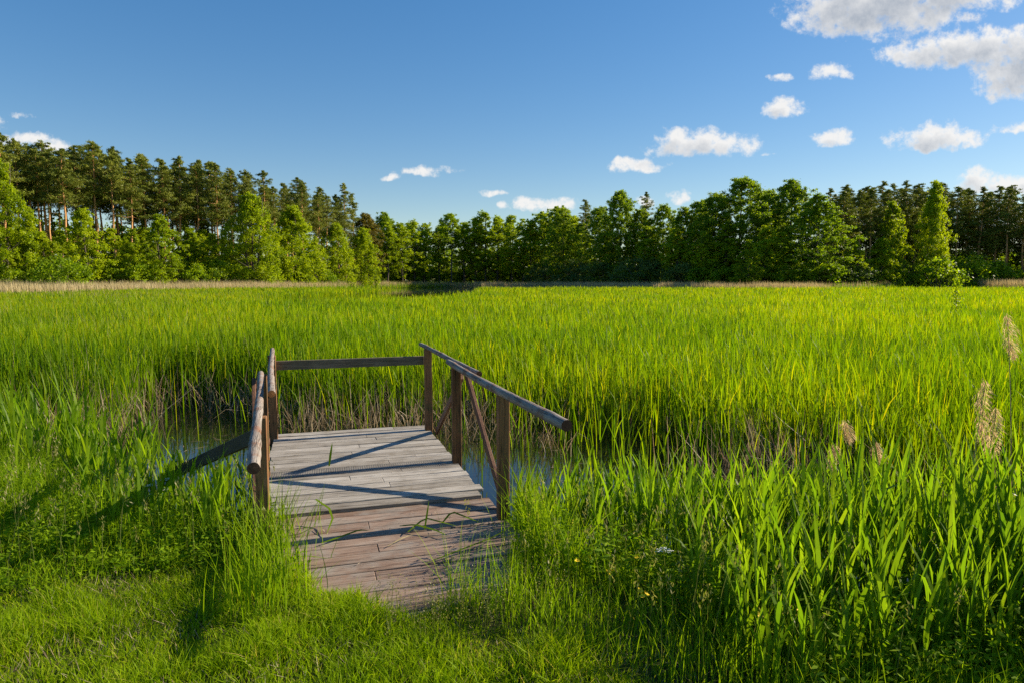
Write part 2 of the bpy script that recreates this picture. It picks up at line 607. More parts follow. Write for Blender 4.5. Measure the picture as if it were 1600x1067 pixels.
M['oak'] = foliage('oak_leaf', [(0.0, (.11, .18, .006)), (.5, (.19, .28, .006)), (1.0, (.28, .35, .008))], trans=.5, objvar=.3)
M['willow'] = foliage('willow_leaf', [(0.0, (.07, .12, .025)), (.5, (.12, .18, .035)), (1.0, (.18, .24, .04))], trans=.35, objvar=.5)
M['rust'] = foliage('rusty_leaf', [(0.0, (.08, .085, .010)), (.5, (.14, .12, .012)), (1.0, (.20, .16, .018))], trans=.4, objvar=.2)
M['pine'] = foliage('pine_needles', [(0.0, (.11, .145, .018)), (.5, (.205, .235, .028)), (1.0, (.28, .30, .040))], trans=.22, objvar=.4, spec=.2, tboost=1.2)
M['pine_bark'] = bark('pine_bark', [(.0, (.14, .095, .065)), (.45, (.25, .14, .075)), (.6, (.50, .25, .11)), (1.0, (.60, .32, .13))], zgrad=(1.5, 9.0))
M['bark'] = bark('grey_bark', [(.25, (.045, .036, .026)), (.5, (.10, .082, .060)), (.75, (.17, .145, .11))])
M['birch_bark'] = bark('birch_bark', [(.38, (.05, .045, .04)), (.45, (.42, .40, .36)), (.8, (.62, .59, .54))], scale=2)
M['deck_grey'] = wood('weathered_grey_boards', [(.05, (.12, .100, .078)), (.35, (.275, .245, .203)), (.65, (.39, .355, .305)), (.95, (.50, .465, .41))], 0, 1.0, .35,
                      blotch=((.20, .155, .095), 6.0, .55, .72, .5), crack=.6)
M['deck_red'] = wood('worn_reddish_boards', [(.05, (.09, .058, .042)), (.35, (.200, .128, .090)), (.65, (.285, .200, .148)), (.95, (.37, .29, .23))], 0, 1.0, .28,
                     blotch=((.29, .255, .215), 5.0, .46, .66, .75), crack=.65)
M['post'] = wood('stained_post_timber', [(.05, (.08, .038, .017)), (.4, (.20, .092, .037)), (.7, (.28, .135, .055)), (.95, (.36, .20, .09))], 2, 1.0, .4,
                 blotch=((.075, .075, .026), 7.0, .5, .68, .75), crack=.6)
M['brace'] = wood('brown_brace_timber', [(.05, (.07, .035, .022)), (.4, (.14, .070, .042)), (.7, (.20, .11, .068)), (.95, (.28, .18, .12))], 2, 1.0, .4, crack=.5)
M['rail_board'] = wood('dark_rail_board', [(.05, (.06, .045, .028)), (.4, (.11, .085, .052)), (.7, (.165, .130, .085)), (.95, (.23, .19, .13))], 0, 1.0, .4,
                       blotch=((.07, .075, .03), 6.0, .5, .7, .5))
M['log'] = wood('weathered_log', [(.05, (.08, .060, .046)), (.3, (.185, .148, .12)), (.6, (.285, .25, .215)), (.95, (.38, .345, .305))], 1, 1.2, .2,
                blotch=((.22, .105, .058), 8.0, .50, .64, .8), crack=.7, bump=.8)
M['log_end'] = wood('dark_end_grain', [(.05, (.05, .022, .012)), (.5, (.12, .052, .026)), (.95, (.20, .10, .05))], 1, 2.0, .2)
M['log_end_orange'] = wood('orange_end_grain', [(.05, (.30, .10, .03)), (.5, (.46, .17, .05)), (.95, (.55, .25, .09))], 1, 2.0, .2)  # orange end grain for one log, the others are dark brown
M['dark_plank'] = wood('dark_plank_timber', [(.05, (.025, .020, .015)), (.4, (.05, .042, .032)), (.7, (.085, .072, .056)), (.95, (.14, .12, .095))], 0, 1.0, .4)  # dark timber; the sloping plank's shaded face is put into this colour
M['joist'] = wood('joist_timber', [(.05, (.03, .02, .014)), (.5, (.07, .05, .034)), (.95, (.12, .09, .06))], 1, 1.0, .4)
M['wire'] = plain('galvanised_wire', (.20, .19, .17), .5, .5)
M['nail'] = plain('rusty_nail', (.05, .03, .02), .6, .4)
M['yellow'] = plain('yellow_petal', (.75, .52, .01), .5)
M['white'] = plain('white_petal', (.72, .72, .66), .6)


def ground_mat():
    m, nt = newmat('earth_and_turf')
    L = nt.links.new
    g = mk(nt, 'ShaderNodeNewGeometry')
    n1 = mk(nt, 'ShaderNodeTexNoise'); n1.inputs['Scale'].default_value = 3.0; n1.inputs['Detail'].default_value = 8
    L(g.outputs['Position'], n1.inputs['Vector'])
    c = ramp(nt, n1.outputs[0], [(.3, (.022, .028, .008)), (.5, (.040, .055, .012)), (.62, (.055, .070, .015)), (.75, (.085, .070, .032))])
    p = mk(nt, 'ShaderNodeBsdfPrincipled')
    L(c, p.inputs['Base Color'])
    p.inputs['Roughness'].default_value = .95
    p.inputs['Specular IOR Level'].default_value = .1
    bp = mk(nt, 'ShaderNodeBump'); bp.inputs['Strength'].default_value = .6; bp.inputs['Distance'].default_value = .05
    L(n1.outputs[0], bp.inputs['Height']); L(bp.outputs[0], p.inputs['Normal'])
    o = mk(nt, 'ShaderNodeOutputMaterial'); L(p.outputs[0], o.inputs['Surface'])
    return m


def water_mat():
    m, nt = newmat('dark_pond_water')
    L = nt.links.new
    g = mk(nt, 'ShaderNodeNewGeometry')
    n1 = mk(nt, 'ShaderNodeTexNoise'); n1.inputs['Scale'].default_value = 5.0; n1.inputs['Detail'].default_value = 3
    L(g.outputs['Position'], n1.inputs['Vector'])
    p = mk(nt, 'ShaderNodeBsdfPrincipled')
    p.inputs['Base Color'].default_value = (.010, .012, .007, 1)
    p.inputs['Roughness'].default_value = .03
    p.inputs['IOR'].default_value = 1.33
    p.inputs['Specular IOR Level'].default_value = 1.0
    bp = mk(nt, 'ShaderNodeBump'); bp.inputs['Strength'].default_value = .05; bp.inputs['Distance'].default_value = .02
    L(n1.outputs[0], bp.inputs['Height']); L(bp.outputs[0], p.inputs['Normal'])
    o = mk(nt, 'ShaderNodeOutputMaterial'); L(p.outputs[0], o.inputs['Surface'])
    return m


M['ground'] = ground_mat()
M['water'] = water_mat()

# ------------------------------------------------------------------ the lie of the land
AX = math.atan2(.294, .956)
CU, SU = math.cos(AX), math.sin(AX)
SHX = np.array([-60, -12, -5.8, -3.8, -2.4, -1.6, -.3, .5, 1.2, 1.9, 2.9, 6, 12, 60])
SHY = np.array([16, 8.6, 7.3, 6.3, 5.5, 5.2, 5.0, 4.95, 4.75, 4.45, 3.9, 2.6, 0, -20])
EPX = np.array([-900, 0, 200, 400, 480, 600, 700, 850, 950, 1080, 1200, 1330, 1400, 1480, 1600, 2400])
EDG = np.array([95, 104, 118, 132, 145, 190, 214, 204, 172, 150, 140, 138, 148, 158, 150, 140])


def pxr(X, Y):
    return 800 + FPX * X / np.maximum(Y, .5)


def shore(X):
    return np.interp(X, SHX, SHY) + .12 * np.sin(X * 2.7) + .07 * np.sin(X * 6.1 + 1)


def edge(px):
    return np.interp(px, EPX, EDG)


def sst(a, b, x):
    t = np.clip((x - a) / (b - a), 0, 1)
    return t * t * (3 - 2 * t)


def gangway_gap(u, v):
    """How far inside the bare patch of boards a point lies (negative: turf grows over the boards)."""
    e = .05 * np.sin(v * 9) + .04 * np.sin(v * 23 + 2)
    f = .06 * np.sin(u * 8 + 1) + .04 * np.sin(u * 19)
    lim = np.interp(v, [3.4, 3.75, 4.1, 4.5, 5.2], [.42, .26, .02, -.16, -.30])
    return np.minimum(np.minimum(u - lim - e, np.interp(v, [3.5, 3.9, 4.6], [.98, 1.22, 1.40]) + e - u), v - 3.57 - f)


def ground_z(X, Y):
    X = np.asarray(X, float); Y = np.asarray(Y, float)
    s = shore(X) - Y
    near = .28 * sst(-.1, 1.3, s) - .55 * sst(-.1, 1.6, -s) + .025 * np.sin(X * 3.1 + 1) * np.sin(Y * 2.7) * (s > 0)
    u, v = X * CU + Y * SU, -X * SU + Y * CU
    inside = sst(-.42, -.22, u) * (1 - sst(1.36, 1.56, u)) * sst(3.3, 3.5, v) * (1 - sst(8.2, 8.6, v))
    near = near - inside * np.maximum(near - .12, 0)
    turf = sst(-.5, -.3, u) * (1 - sst(1.5, 1.7, u)) * sst(2.8, 3.1, v) * (1 - sst(4.9, 5.2, v)) * (1 - sst(-.04, .10, gangway_gap(u, v)))
    near = near + turf * (.285 - near)
    fe = edge(pxr(X, Y))
    far = sst(-20, 2, Y - fe + 6) * (Y > 20)
    return near * (1 - far) + far * (.45 + .8 * sst(0, 80, Y - fe))


def to_uv(X, Y):
    return X * CU + Y * SU, -X * SU + Y * CU


def from_uv(u, v):
    return u * CU - v * SU, u * SU + v * CU


def build_land():
    xs = np.concatenate((-np.geomspace(900, 9, 46), np.linspace(-8.8, 8.8, 110), np.geomspace(9, 900, 46)))
    ys = np.concatenate((-np.geomspace(300, 3, 16), np.linspace(-2.6, 11, 90), np.geomspace(11.4, 1500, 90)))
    Xg, Yg = np.meshgrid(xs, ys)
    Z = ground_z(Xg, Yg)
    V = np.stack((Xg, Yg, Z), -1).reshape(-1, 3)
    nx, ny = len(xs), len(ys)
    i = (np.arange(ny - 1)[:, None] * nx + np.arange(nx - 1)[None, :]).ravel()
    q = np.stack((i, i + 1, i + nx + 1, i + nx), 1)
    mb = MB().add(V, q)
    tag(mb.build('ground', M['ground'], smooth=True), kind='structure')
    w = MB().add([(-320, -40, 0), (320, -40, 0), (320, 320, 0), (-320, 320, 0)], [(0, 1, 2, 3)])
    tag(w.build('water', M['water']), kind='structure')


build_land()

# ------------------------------------------------------------------ the jetty (local axes: u across to the right, v away from the shore)
DECK = .35


def build_jetty():
    root = empty('wooden_jetty', (0, 0, 0), AX)
    tag(root, 'wooden jetty with log handrails running from the grass bank into the reeds', 'jetty')
    # grey upper platform
    up = MB()
    v = 5.16
    k = 0
    VB = 7.86
    while v < VB - .05:
        w = .132 + random.uniform(-.006, .006)
        x0 = -.335 + random.uniform(-.012, .012); x1 = 1.365 + random.uniform(-.012, .012)
        z = DECK + random.uniform(-.003, .003)
        if k < 2:
            z -= .004 + .006 * (1 - k); x1 += .02 - .05 * (k == 0)
        joint = None
        if k > 2:
            joint = .55 + random.uniform(-.22, .22) + (.28 if k % 3 == 0 else 0)
        segs = [(x0, x1)] if joint is None or k % 7 == 0 else [(x0, joint - .0012), (joint + .0012, x1)]
        for (a, b) in segs:
            tilt = random.uniform(-.003, .003)
            mm = Matrix.Translation((0, v, z)) @ Matrix.Rotation(random.uniform(-.006, .006) + (.012 if k < 2 else 0), 4, 'Z') @ Matrix.Rotation(tilt, 4, 'Y')
            box(up, (a, 0, -.030), (b, w, 0), .0035, None, 0, .0006, mm)
        v += w + random.uniform(.009, .016)
        k += 1
    up.build('upper_deck', M['deck_grey'], root)
    # the reddish gangway down to the bank
    lo = MB()
    v = 3.42
    k = 0
    while v < 5.12:
        w = .128 + random.uniform(-.008, .008)
        t = (v - 3.42) / 1.75
        z = .262 + .052 * t + random.uniform(-.003, .003)
        x0 = -.27 + random.uniform(-.02, .02); x1 = 1.43 + random.uniform(-.015, .015)
        if v > 4.55: x1 = 1.40 + random.uniform(-.01, .01)
        joint = .42 + random.uniform(-.16, .16)
        segs = [(x0, x1)] if k % 3 != 1 or k < 3 else [(x0, joint - .0012), (joint + .0012, x1)]
        for (a, b) in segs:
            mm = Matrix.Translation((0, v, z)) @ Matrix.Rotation(random.uniform(-.006, .006), 4, 'Z') @ Matrix.Rotation(random.uniform(-.003, .003), 4, 'Y') @ Matrix.Rotation(.03, 4, 'X')
            box(lo, (a, 0, -.028), (b, w, 0), .0035, None, 0, .0007, mm)
        v += w + random.uniform(.007, .012)
        k += 1
    lo.build('gangway', M['deck_red'], root)
    # joists underneath
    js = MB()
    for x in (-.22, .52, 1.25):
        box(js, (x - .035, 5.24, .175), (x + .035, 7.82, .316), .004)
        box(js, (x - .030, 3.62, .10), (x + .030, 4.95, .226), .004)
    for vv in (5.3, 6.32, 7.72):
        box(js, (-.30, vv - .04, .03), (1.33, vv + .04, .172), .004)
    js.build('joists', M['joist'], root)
    # anti-slip wire netting across two boards
    wm = MB()
    z = DECK + .0055
    for xx in np.arange(-.30, 1.24, .020):
        tube(wm, [(xx, 6.11, z), (xx + .004, 6.31, z)], .0011, 3, cap=False)
    for yy in np.arange(6.11, 6.315, .020):
        tube(wm, [(-.31, yy, z + .001), (1.245, yy, z + .001)], .0011, 3, cap=False)
    wm.build('wire_netting', M['wire'], root)
    # posts
    S = .041
    posts = [(1.385, 4.74, -.35, .90), (1.36, 6.20, -.5, .895), (1.355, 7.66, -.5, .925),
             (-.285, 4.78, -.35, .80), (-.345, 6.22, -.5, .895), (-.325, 7.72, -.5, .90)]
    for (u, v, zb, zt) in posts:
        mb = MB()
        mm = Matrix.Translation((u, v, 0)) @ Matrix.Rotation(random.uniform(-.06, .06), 4, 'Z') @ Matrix.Rotation(random.uniform(-.012, .012), 4, 'X')
        box(mb, (-S, -S, zb), (S, S, DECK + zt), .005, None, 0, .001, mm)
        mb.build('post', M['post'], root)

    # log handrails
    def log(p0, p1, r0, r1, orange_end=False):
        mb = MB()
        n = 26
        P = np.array([np.array(p0) + (np.array(p1) - np.array(p0)) * t for t in np.linspace(0, 1, n)])
        P[:, 0] += .006 * np.sin(np.linspace(0, 5, n) + random.uniform(0, 6))
        P[:, 2] += .006 * np.sin(np.linspace(0, 4, n) + random.uniform(0, 6))
        rad = np.linspace(r0, r1, n) * (1 + .05 * np.sin(np.linspace(0, 17, n) + random.uniform(0, 6)))
        for _ in range(4):
            i = random.randrange(2, n - 2)
            rad[i] *= 1.10
        tube(mb, P, rad, 14, random.random(), 0, True, 1, .018)
        o = mb.build('handrail', [M['log'], M['log_end_orange'] if orange_end else M['log_end']], root)
        for pl in o.data.polygons:
            pl.use_smooth = pl.material_index == 0 
        return o
    zr = DECK + .93
    log((1.335, 3.36, zr - .005), (1.315, 6.34, zr), .0335, .026)
    log((1.400, 5.46, zr + .002), (1.335, 8.02, zr + .012), .026, .022)
    log((-.225, 3.26, zr - .075), (-.345, 6.02, zr - .005), .030, .024)
    log((-.215, 4.86, zr + .0), (-.335, 8.08, zr + .005), .0265, .022, True)
    # back rail board
    mb = MB()
    beam_between(mb, (-.30, 7.78, DECK + .785), (1.32, 7.725, DECK + .795), .10, .026)
    mb.build('back_rail', M['rail_board'], root)
    # diagonal braces
    for side, (ub, um, uf) in (('r', (1.40, 1.435, 1.44)), ('l', (-.345, -.405, -.345))):
        a = MB(); beam_between(a, (um, 6.12, DECK + .86), (uf, 4.80, DECK - .07), .07, .03); a.build('brace', M['brace'], root)
        b = MB(); beam_between(b, (um, 6.28, DECK + .80), (ub + (.035 if side == 'r' else -.03), 7.60, DECK - .02), .07, .03); b.build('brace', M['brace'], root)
    return root


build_jetty()


def build_planks():
    # plank sloping from the left front post down to the water's edge
    mb = MB()
    beam_between(mb, (0, 0, 0), (-1.66, 1.95, -.86), .098, .035, .005)
    o = mb.build('sloping_plank', M['dark_plank'])
    o.location = (-1.74, 4.58, 1.0)
    tag(o, 'dark weathered plank sloping from the left handrail post down to the water', 'plank')
    mb = MB()
    tube(mb, [(-2.2, 0, 0), (-1.2, .03, .01), (-.3, .0, .0), (.42, .02, -.02)], [.075, .075, .07, .068], 12, rough=.03)
    o = mb.build('timber_beam', M['dark_plank'])
    o.location = (-5.75, 7.45, .26)
    tag(o, 'dark old log lying among the reeds at the left edge of the picture', 'log')


build_planks()

# ------------------------------------------------------------------ trees
def crown_clumps(mb, cen, rad, per, ln, wd, squash=.62, hang=0.0, up=.15):
    """Leaf clumps: cen (K,3), rad (K)."""
    K = len(cen)
    d = unit(rng.normal(0, 1, (K, per, 3)))
    rr = np.clip(np.abs(rng.normal(.45, .38, (K, per, 1))), 0, 1.5)
    off = d * rr * rad[:, None, None]
    off[..., 2] *= squash
    if hang:
        off[..., 2] -= rng.uniform(0, 1, (K, per)) ** 1.5 * hang * rad[:, None]
    c = (cen[:, None, :] + off).reshape(-1, 3)
    n = len(c)
    nr = unit(d.reshape(-1, 3) * .7 + rng.normal(0, .6, (n, 3)) + np.array([0, 0, up]))
    ax = rng.normal(0, 1, (n, 3))
    if hang: ax[:, 2] -= 1.6
    ax = ax - nr * np.sum(ax * nr, 1, keepdims=True)
    tone = np.clip(np.repeat(uni(.15, .85, K), per) + rng.normal(0, .16, n), 0, 1)
    leaves(mb, c, ln * uni(.7, 1.3, n), wd * uni(.7, 1.3, n), ax, nr, tone)


def tree_broad(name, seed, H, base, Rmax, shape='round', clumps=120, per=80, ln=.34, wd=.24, crad=1.15, leaf='broad', bk='bark', hang=0.0, stems=1, squash=.62):
    global rng
    rng = np.random.default_rng(seed)
    cr = MB(); tr = MB()
    zb = base * H
    t = rng.uniform(0, 1, clumps) ** (.85 if shape != 'cone' else 1.15)
    ang = uni(0, 2 * np.pi, clumps)
    if shape == 'round':
        env = np.sin(np.pi * np.clip(.12 + .86 * t, 0, 1)) ** .65
    elif shape == 'oval':
        env = np.sin(np.pi * np.clip(.10 + .88 * t, 0, 1)) ** .9
    elif shape == 'egg':
        env = np.sin(np.pi * np.clip(.25 + .73 * t, 0, 1)) ** .8
    else:
        env = (1.02 - t) ** .75
    lob = 1 + .22 * np.sin(3 * ang + seed + 4 * t) + .15 * np.sin(5 * ang + 2.1 * seed - 7 * t) + rng.normal(0, .10, clumps)
    lob *= 1 + .12 * np.sin(9 * ang + 6 * t * 3 + seed)
    rr = Rmax * env * lob * rng.uniform(.25, 1, clumps) ** .5
    cx = .05 * Rmax * np.sin(seed)
    cen = np.stack((cx + rr * np.cos(ang), rr * np.sin(ang), zb + t * (H - zb) * .95), 1)
    cen[:, 2] -= rr * .12
    rad = crad * uni(.65, 1.35, clumps) * (1.0 - .35 * t)
    crown_clumps(cr, cen, rad, per, ln, wd, squash, hang)
    k2 = int(clumps * 1.6)
    i0 = rng.integers(0, clumps, k2)
    sh = rng.uniform(.45, 1.02, k2)[:, None]
    cen2 = cen[i0] * np.concatenate((sh, sh, np.ones((k2, 1))), 1) + rng.normal(0, .55, (k2, 3)) * crad
    cen2[:, 2] = np.clip(cen2[:, 2], zb * .9, H * .97)
    crown_clumps(cr, cen2, crad * .62 * uni(.6, 1.3, k2), per // 2, ln, wd, .8, hang * .6)
    # stems and limbs
    for s in range(stems):
        n = 9
        zz = np.linspace(-.3, .93 * H, n)
        sx = (s - (stems - 1) / 2) * .5
        wob = np.cumsum(rng.normal(0, .10, (n, 2)), 0)
        spread = np.linspace(0, 1, n)[:, None] * np.array([[sx * 2.5, rng.normal(0, .4) if stems > 1 else 0]])
        P = np.c_[wob + spread + np.array([sx, 0]), zz]
        r0 = .0125 * H / (1 if stems == 1 else 1.4)
        tube(tr, P, r0 * (1 - np.linspace(0, .92, n)) ** .8 + .015, 7)
        sel = rng.permutation(clumps)[: (46 if stems == 1 else 20)]
        for i in sel:
            c = cen[i]
            z0 = max(zb * .7, c[2] - .75 * np.hypot(c[0], c[1]) - .4)
            p0 = np.array([np.interp(z0, zz, P[:, 0]), np.interp(z0, zz, P[:, 1]), z0])
            mid = p0 * .5 + c * .5 + rng.normal(0, .2, 3) + (0, 0, -.15)
            r = .0042 * H * (1 - .6 * (z0 / H))
            tube(tr, [p0, mid, c], [r, r * .65, r * .25], 4, cap=False)
    return (tr.mesh(name + '_trunk', True), bk), (cr.mesh(name + '_crown'), leaf), H


def tree_pine(name, seed, H, base=.5, Rmax=2.6, per=44, top=.25):
    global rng
    rng = np.random.default_rng(seed)
    cr = MB(); tr = MB()
    n = 10
    zz = np.linspace(-.3, H * .99, n)
    P = np.c_[np.cumsum(rng.normal(0, .07, (n, 2)), 0), zz]
    tube(tr, P, .0088 * H * (1 - np.linspace(0, .95, n)) ** .75 + .012, 7)
    cen = []; rad = []
    z = base * H
    while z < H * .985:
        t = (z - base * H) / (H - base * H)
        env = (np.sin(np.pi * min(1, .22 + .55 * t)) ** .8) * (1 - .96 * t ** 1.5)
        for _ in range(rng.integers(2, 5)):
            a = rng.uniform(0, 2 * np.pi)
            ln = Rmax * env * rng.uniform(.35, 1.15) + .15
            p0 = np.array([np.interp(z, zz, P[:, 0]), np.interp(z, zz, P[:, 1]), z])
            rise = ln * (rng.uniform(-.15, .35) + .65 * t ** 2)
            p1 = p0 + (math.cos(a) * ln, math.sin(a) * ln, rise)
            r = .035 * (1 - .5 * t)
            tube(tr, [p0, p0 * .5 + p1 * .5 - (0, 0, .10 * ln), p1], [r, r * .6, r * .25], 3, cap=False)
            for q in np.linspace(.5, 1.0, max(2, int(ln / .6))):
                cen.append(p0 + (p1 - p0) * q + rng.normal(0, .24, 3))
                rad.append((.30 + .26 * rng.uniform()) * (1 - .25 * t - .42 * t ** 4))
        z += rng.uniform(.18, .62)
    for _ in range(6):
        cen.append(P[-1] + rng.normal(0, .07, 3) + (0, 0, rng.uniform(-.7, .3))); rad.append(.20)
    # dead stubs on the bare stem
    for _ in range(9):
        z0 = rng.uniform(.25, base) * H
        a = rng.uniform(0, 6.28)
        p0 = np.array([np.interp(z0, zz, P[:, 0]), np.interp(z0, zz, P[:, 1]), z0])
        ln = rng.uniform(.4, 1.5)
        tube(tr, [p0, p0 + (math.cos(a) * ln, math.sin(a) * ln, rng.uniform(-.2, .2))], [.03, .01], 3, cap=False)
    cen = np.array(cen); rad = np.array(rad)
    K = len(cen)
    d = unit(rng.normal(0, 1, (K, per, 3)))
    off = rng.normal(0, .55, (K, per, 3)) * rad[:, None, None]
    off[..., 2] *= .62
    hv = cen[:, :2] - np.array([np.interp(cen[:, 2], zz, P[:, 0]), np.interp(cen[:, 2], zz, P[:, 1])]).T
    hv = hv / np.maximum(np.linalg.norm(hv, axis=1, keepdims=True), .2)
    off[..., :2] += hv[:, None, :] * rng.normal(0, .5, (K, per, 1)) * rad[:, None, None] * 1.1
    c = (cen[:, None] + off).reshape(-1, 3)
    m = len(c)
    ax = d.reshape(-1, 3) + rng.normal(0, .5, (m, 3)) + np.array([0, 0, .5])
    nr = rng.normal(0, 1, (m, 3)) + np.array([0, 0, .6])
    tone = np.clip(np.repeat(uni(.1, .8, K), per) + rng.normal(0, .15, m), 0, 1)
    leaves(cr, c, .40 * uni(.7, 1.3, m), .085 * uni(.7, 1.3, m), ax, nr, tone)
    return (tr.mesh(name + '_trunk', True), 'pine_bark'), (cr.mesh(name + '_crown'), 'pine'), H


def tree_spruce(name, seed, H, Rmax=2.6, per=30):
    global rng
    rng = np.random.default_rng(seed)
    cr = MB(); tr = MB()
    tube(tr, [(0, 0, -.3), (0.05, 0, H * .5), (0, 0, H)], [.011 * H, .006 * H, .01], 7)
    cen = []; rad = []
    z = .12 * H
    while z < H:
        t = z / H
        for _ in range(5):
            a = rng.uniform(0, 6.28); ln = Rmax * (1 - t) ** .9 * rng.uniform(.6, 1.1) + .1
            p1 = np.array([math.cos(a) * ln, math.sin(a) * ln, z - .25 * ln])
            tube(tr, [(0, 0, z), p1], [.03, .01], 3, cap=False)
            for q in np.linspace(.35, 1, max(2, int(ln / .5))):
                cen.append(np.array([0, 0, z]) * (1 - q) + p1 * q); rad.append(.36)
        z += .42
    cen = np.array(cen); rad = np.array(rad); K = len(cen)
    d = unit(rng.normal(0, 1, (K, per, 3)))
    off = d * (rng.uniform(0, 1, (K, per, 1)) ** .5) * rad[:, None, None]
    c = (cen[:, None] + off).reshape(-1, 3); m = len(c)
    leaves(cr, c, .34 * uni(.7, 1.3, m), .10, d.reshape(-1, 3) + rng.normal(0, .5, (m, 3)), rng.normal(0, 1, (m, 3)), np.clip(rng.normal(.4, .2, m), 0, 1))
    return (tr.mesh(name + '_trunk', True), 'pine_bark'), (cr.mesh(name + '_crown'), 'pine'), H


def make_bush(name, seed, H, W, leaf='broad', clumps=46, per=80, ln=.26, wd=.18):
    global rng
    rng = np.random.default_rng(seed)
    cr = MB(); tr = MB()
    t = rng.uniform(0, 1, clumps)
    ang = uni(0, 6.283, clumps)
    env = np.sqrt(np.clip(1 - (t * .97) ** 2, 0, 1)) * (1 + .2 * np.sin(3 * ang + seed))
    rr = W * env * rng.uniform(.2, 1, clumps) ** .5
    cen = np.stack((rr * np.cos(ang), rr * np.sin(ang), .25 + t * (H - .5)), 1)
    rad = .22 * (W + H) * .6 * uni(.6, 1.3, clumps)
    crown_clumps(cr, cen, rad, per, ln, wd, .75)
    for i in range(0, clumps, 3):
        c = cen[i]
        tube(tr, [(c[0] * .12, c[1] * .12, -.2), c * .55 + (0, 0, .1), c], [.05, .035, .012], 4, cap=False)
    return (tr.mesh(name + '_stems', True), 'bark'), (cr.mesh(name + '_leaves'), leaf), H


PROTO = {}
PROTO['pine'] = [tree_pine('pine', 100 + i, 22.0, base=b, Rmax=r) for i, (b, r) in enumerate([(.60, 2.5), (.54, 2.9), (.65, 2.5), (.57, 2.8), (.36, 3.1), (.30, 2.6)])]
PROTO['spruce'] = [tree_spruce('spruce', 120, 20.0)]
PROTO['alder'] = [tree_broad('alder', 130 + i, 19.0, b, r, 'oval', 120, 80, .27, .19, .8, 'birch') for i, (b, r) in enumerate([(.20, 3.1), (.14, 3.5), (.28, 2.8), (.10, 3.4)])]
PROTO['tall_alder'] = [tree_broad('tall_alder', 139, 20.0, .58, 3.6, 'round', 130, 92, .27, .19, .85, 'broad')]
PROTO['oak'] = [tree_broad('oak', 140 + i, 21.0, b, r, 'round', 330, 96, .28, .20, 1.02, 'oak') for i, (b, r) in enumerate([(.14, 6.8), (.18, 5.8), (.12, 6.2)])]
PROTO['hornbeam'] = [tree_broad('hornbeam', 150 + i, 19.0, .05, r, 'egg', 330, 96, .26, .18, .9, 'birch' if i else 'broad', squash=.32) for i, r in enumerate([6.6, 5.4])]
PROTO['birch'] = [tree_broad('birch', 160 + i, 18.0, b, r, 'egg', 300, 92, .23, .15, .72, 'birch', 'birch_bark' if i == 2 else 'bark', hang=1.5, stems=st) for i, (b, r, st) in enumerate([(.06, 4.2, 3), (.05, 3.6, 2), (.10, 3.0, 1)])]
PROTO['young'] = [tree_broad('young', 170 + i, 12.0, b, r, 'egg', 180, 88, .21, .15, .60, 'birch') for i, (b, r) in enumerate([(.10, 3.0), (.16, 2.6), (.08, 3.4)])]
PROTO['rusty'] = [tree_broad('rusty', 180, 18.0, .2, 4.5, 'round', 220, 92, .26, .19, .9, 'rust')]
PROTO['bush'] = [make_bush('bush', 190 + i, 4.0, w) for i, w in enumerate([2.4, 2.9, 2.1])]
PROTO['willow'] = [make_bush('willow', 195 + i, 4.2, w, 'willow', 60, 80, .28, .13) for i, w in enumerate([3.2, 3.8])]
NAMES = {'pine': ('pine_tree', 'pine'), 'spruce': ('spruce_tree', 'spruce'), 'alder': ('alder_tree', 'tree'), 'tall_alder': ('alder_tree', 'tree'),
         'oak': ('oak_tree', 'tree'), 'hornbeam': ('hornbeam_tree', 'tree'), 'birch': ('birch_tree', 'birch'), 'young': ('young_tree', 'tree'),
         'rusty': ('leafy_tree', 'tree'), 'bush': ('bush', 'bush'), 'willow': ('willow_bush', 'bush')}
random.seed(17)
for k, lst in PROTO.items():
    for (a, am), (b, bm), _ in lst:
        a.materials.append(M[am]); b.materials.append(M[bm])


def plant(kind, px, D, H, label, group=None, var=None, wide=1.0):
    lst = PROTO[kind]
    (ta, _), (ca, _), H0 = lst[random.randrange(len(lst)) if var is None else var % len(lst)]
    X = (px - 800) / FPX * D
    nm, cat = NAMES[kind]
    root = empty(nm, (X, D, float(ground_z(X, D)) - .05), random.uniform(0, 6.28))
    s = H / H0
    root.scale = (s * wide, s * wide, s)
    tag(root, label, cat, group)
    for me, part in ((ta, 'stems' if kind in ('bush', 'willow') else 'trunk'), (ca, 'foliage' if kind in ('bush', 'willow') else 'crown')):
        o = bpy.data.objects.new(part, me)
        COL.objects.link(o)
        o.parent = root
    return root


def top_h(py, D):
    return CAM_Z - .5 + (HOR - py) / FPX * D


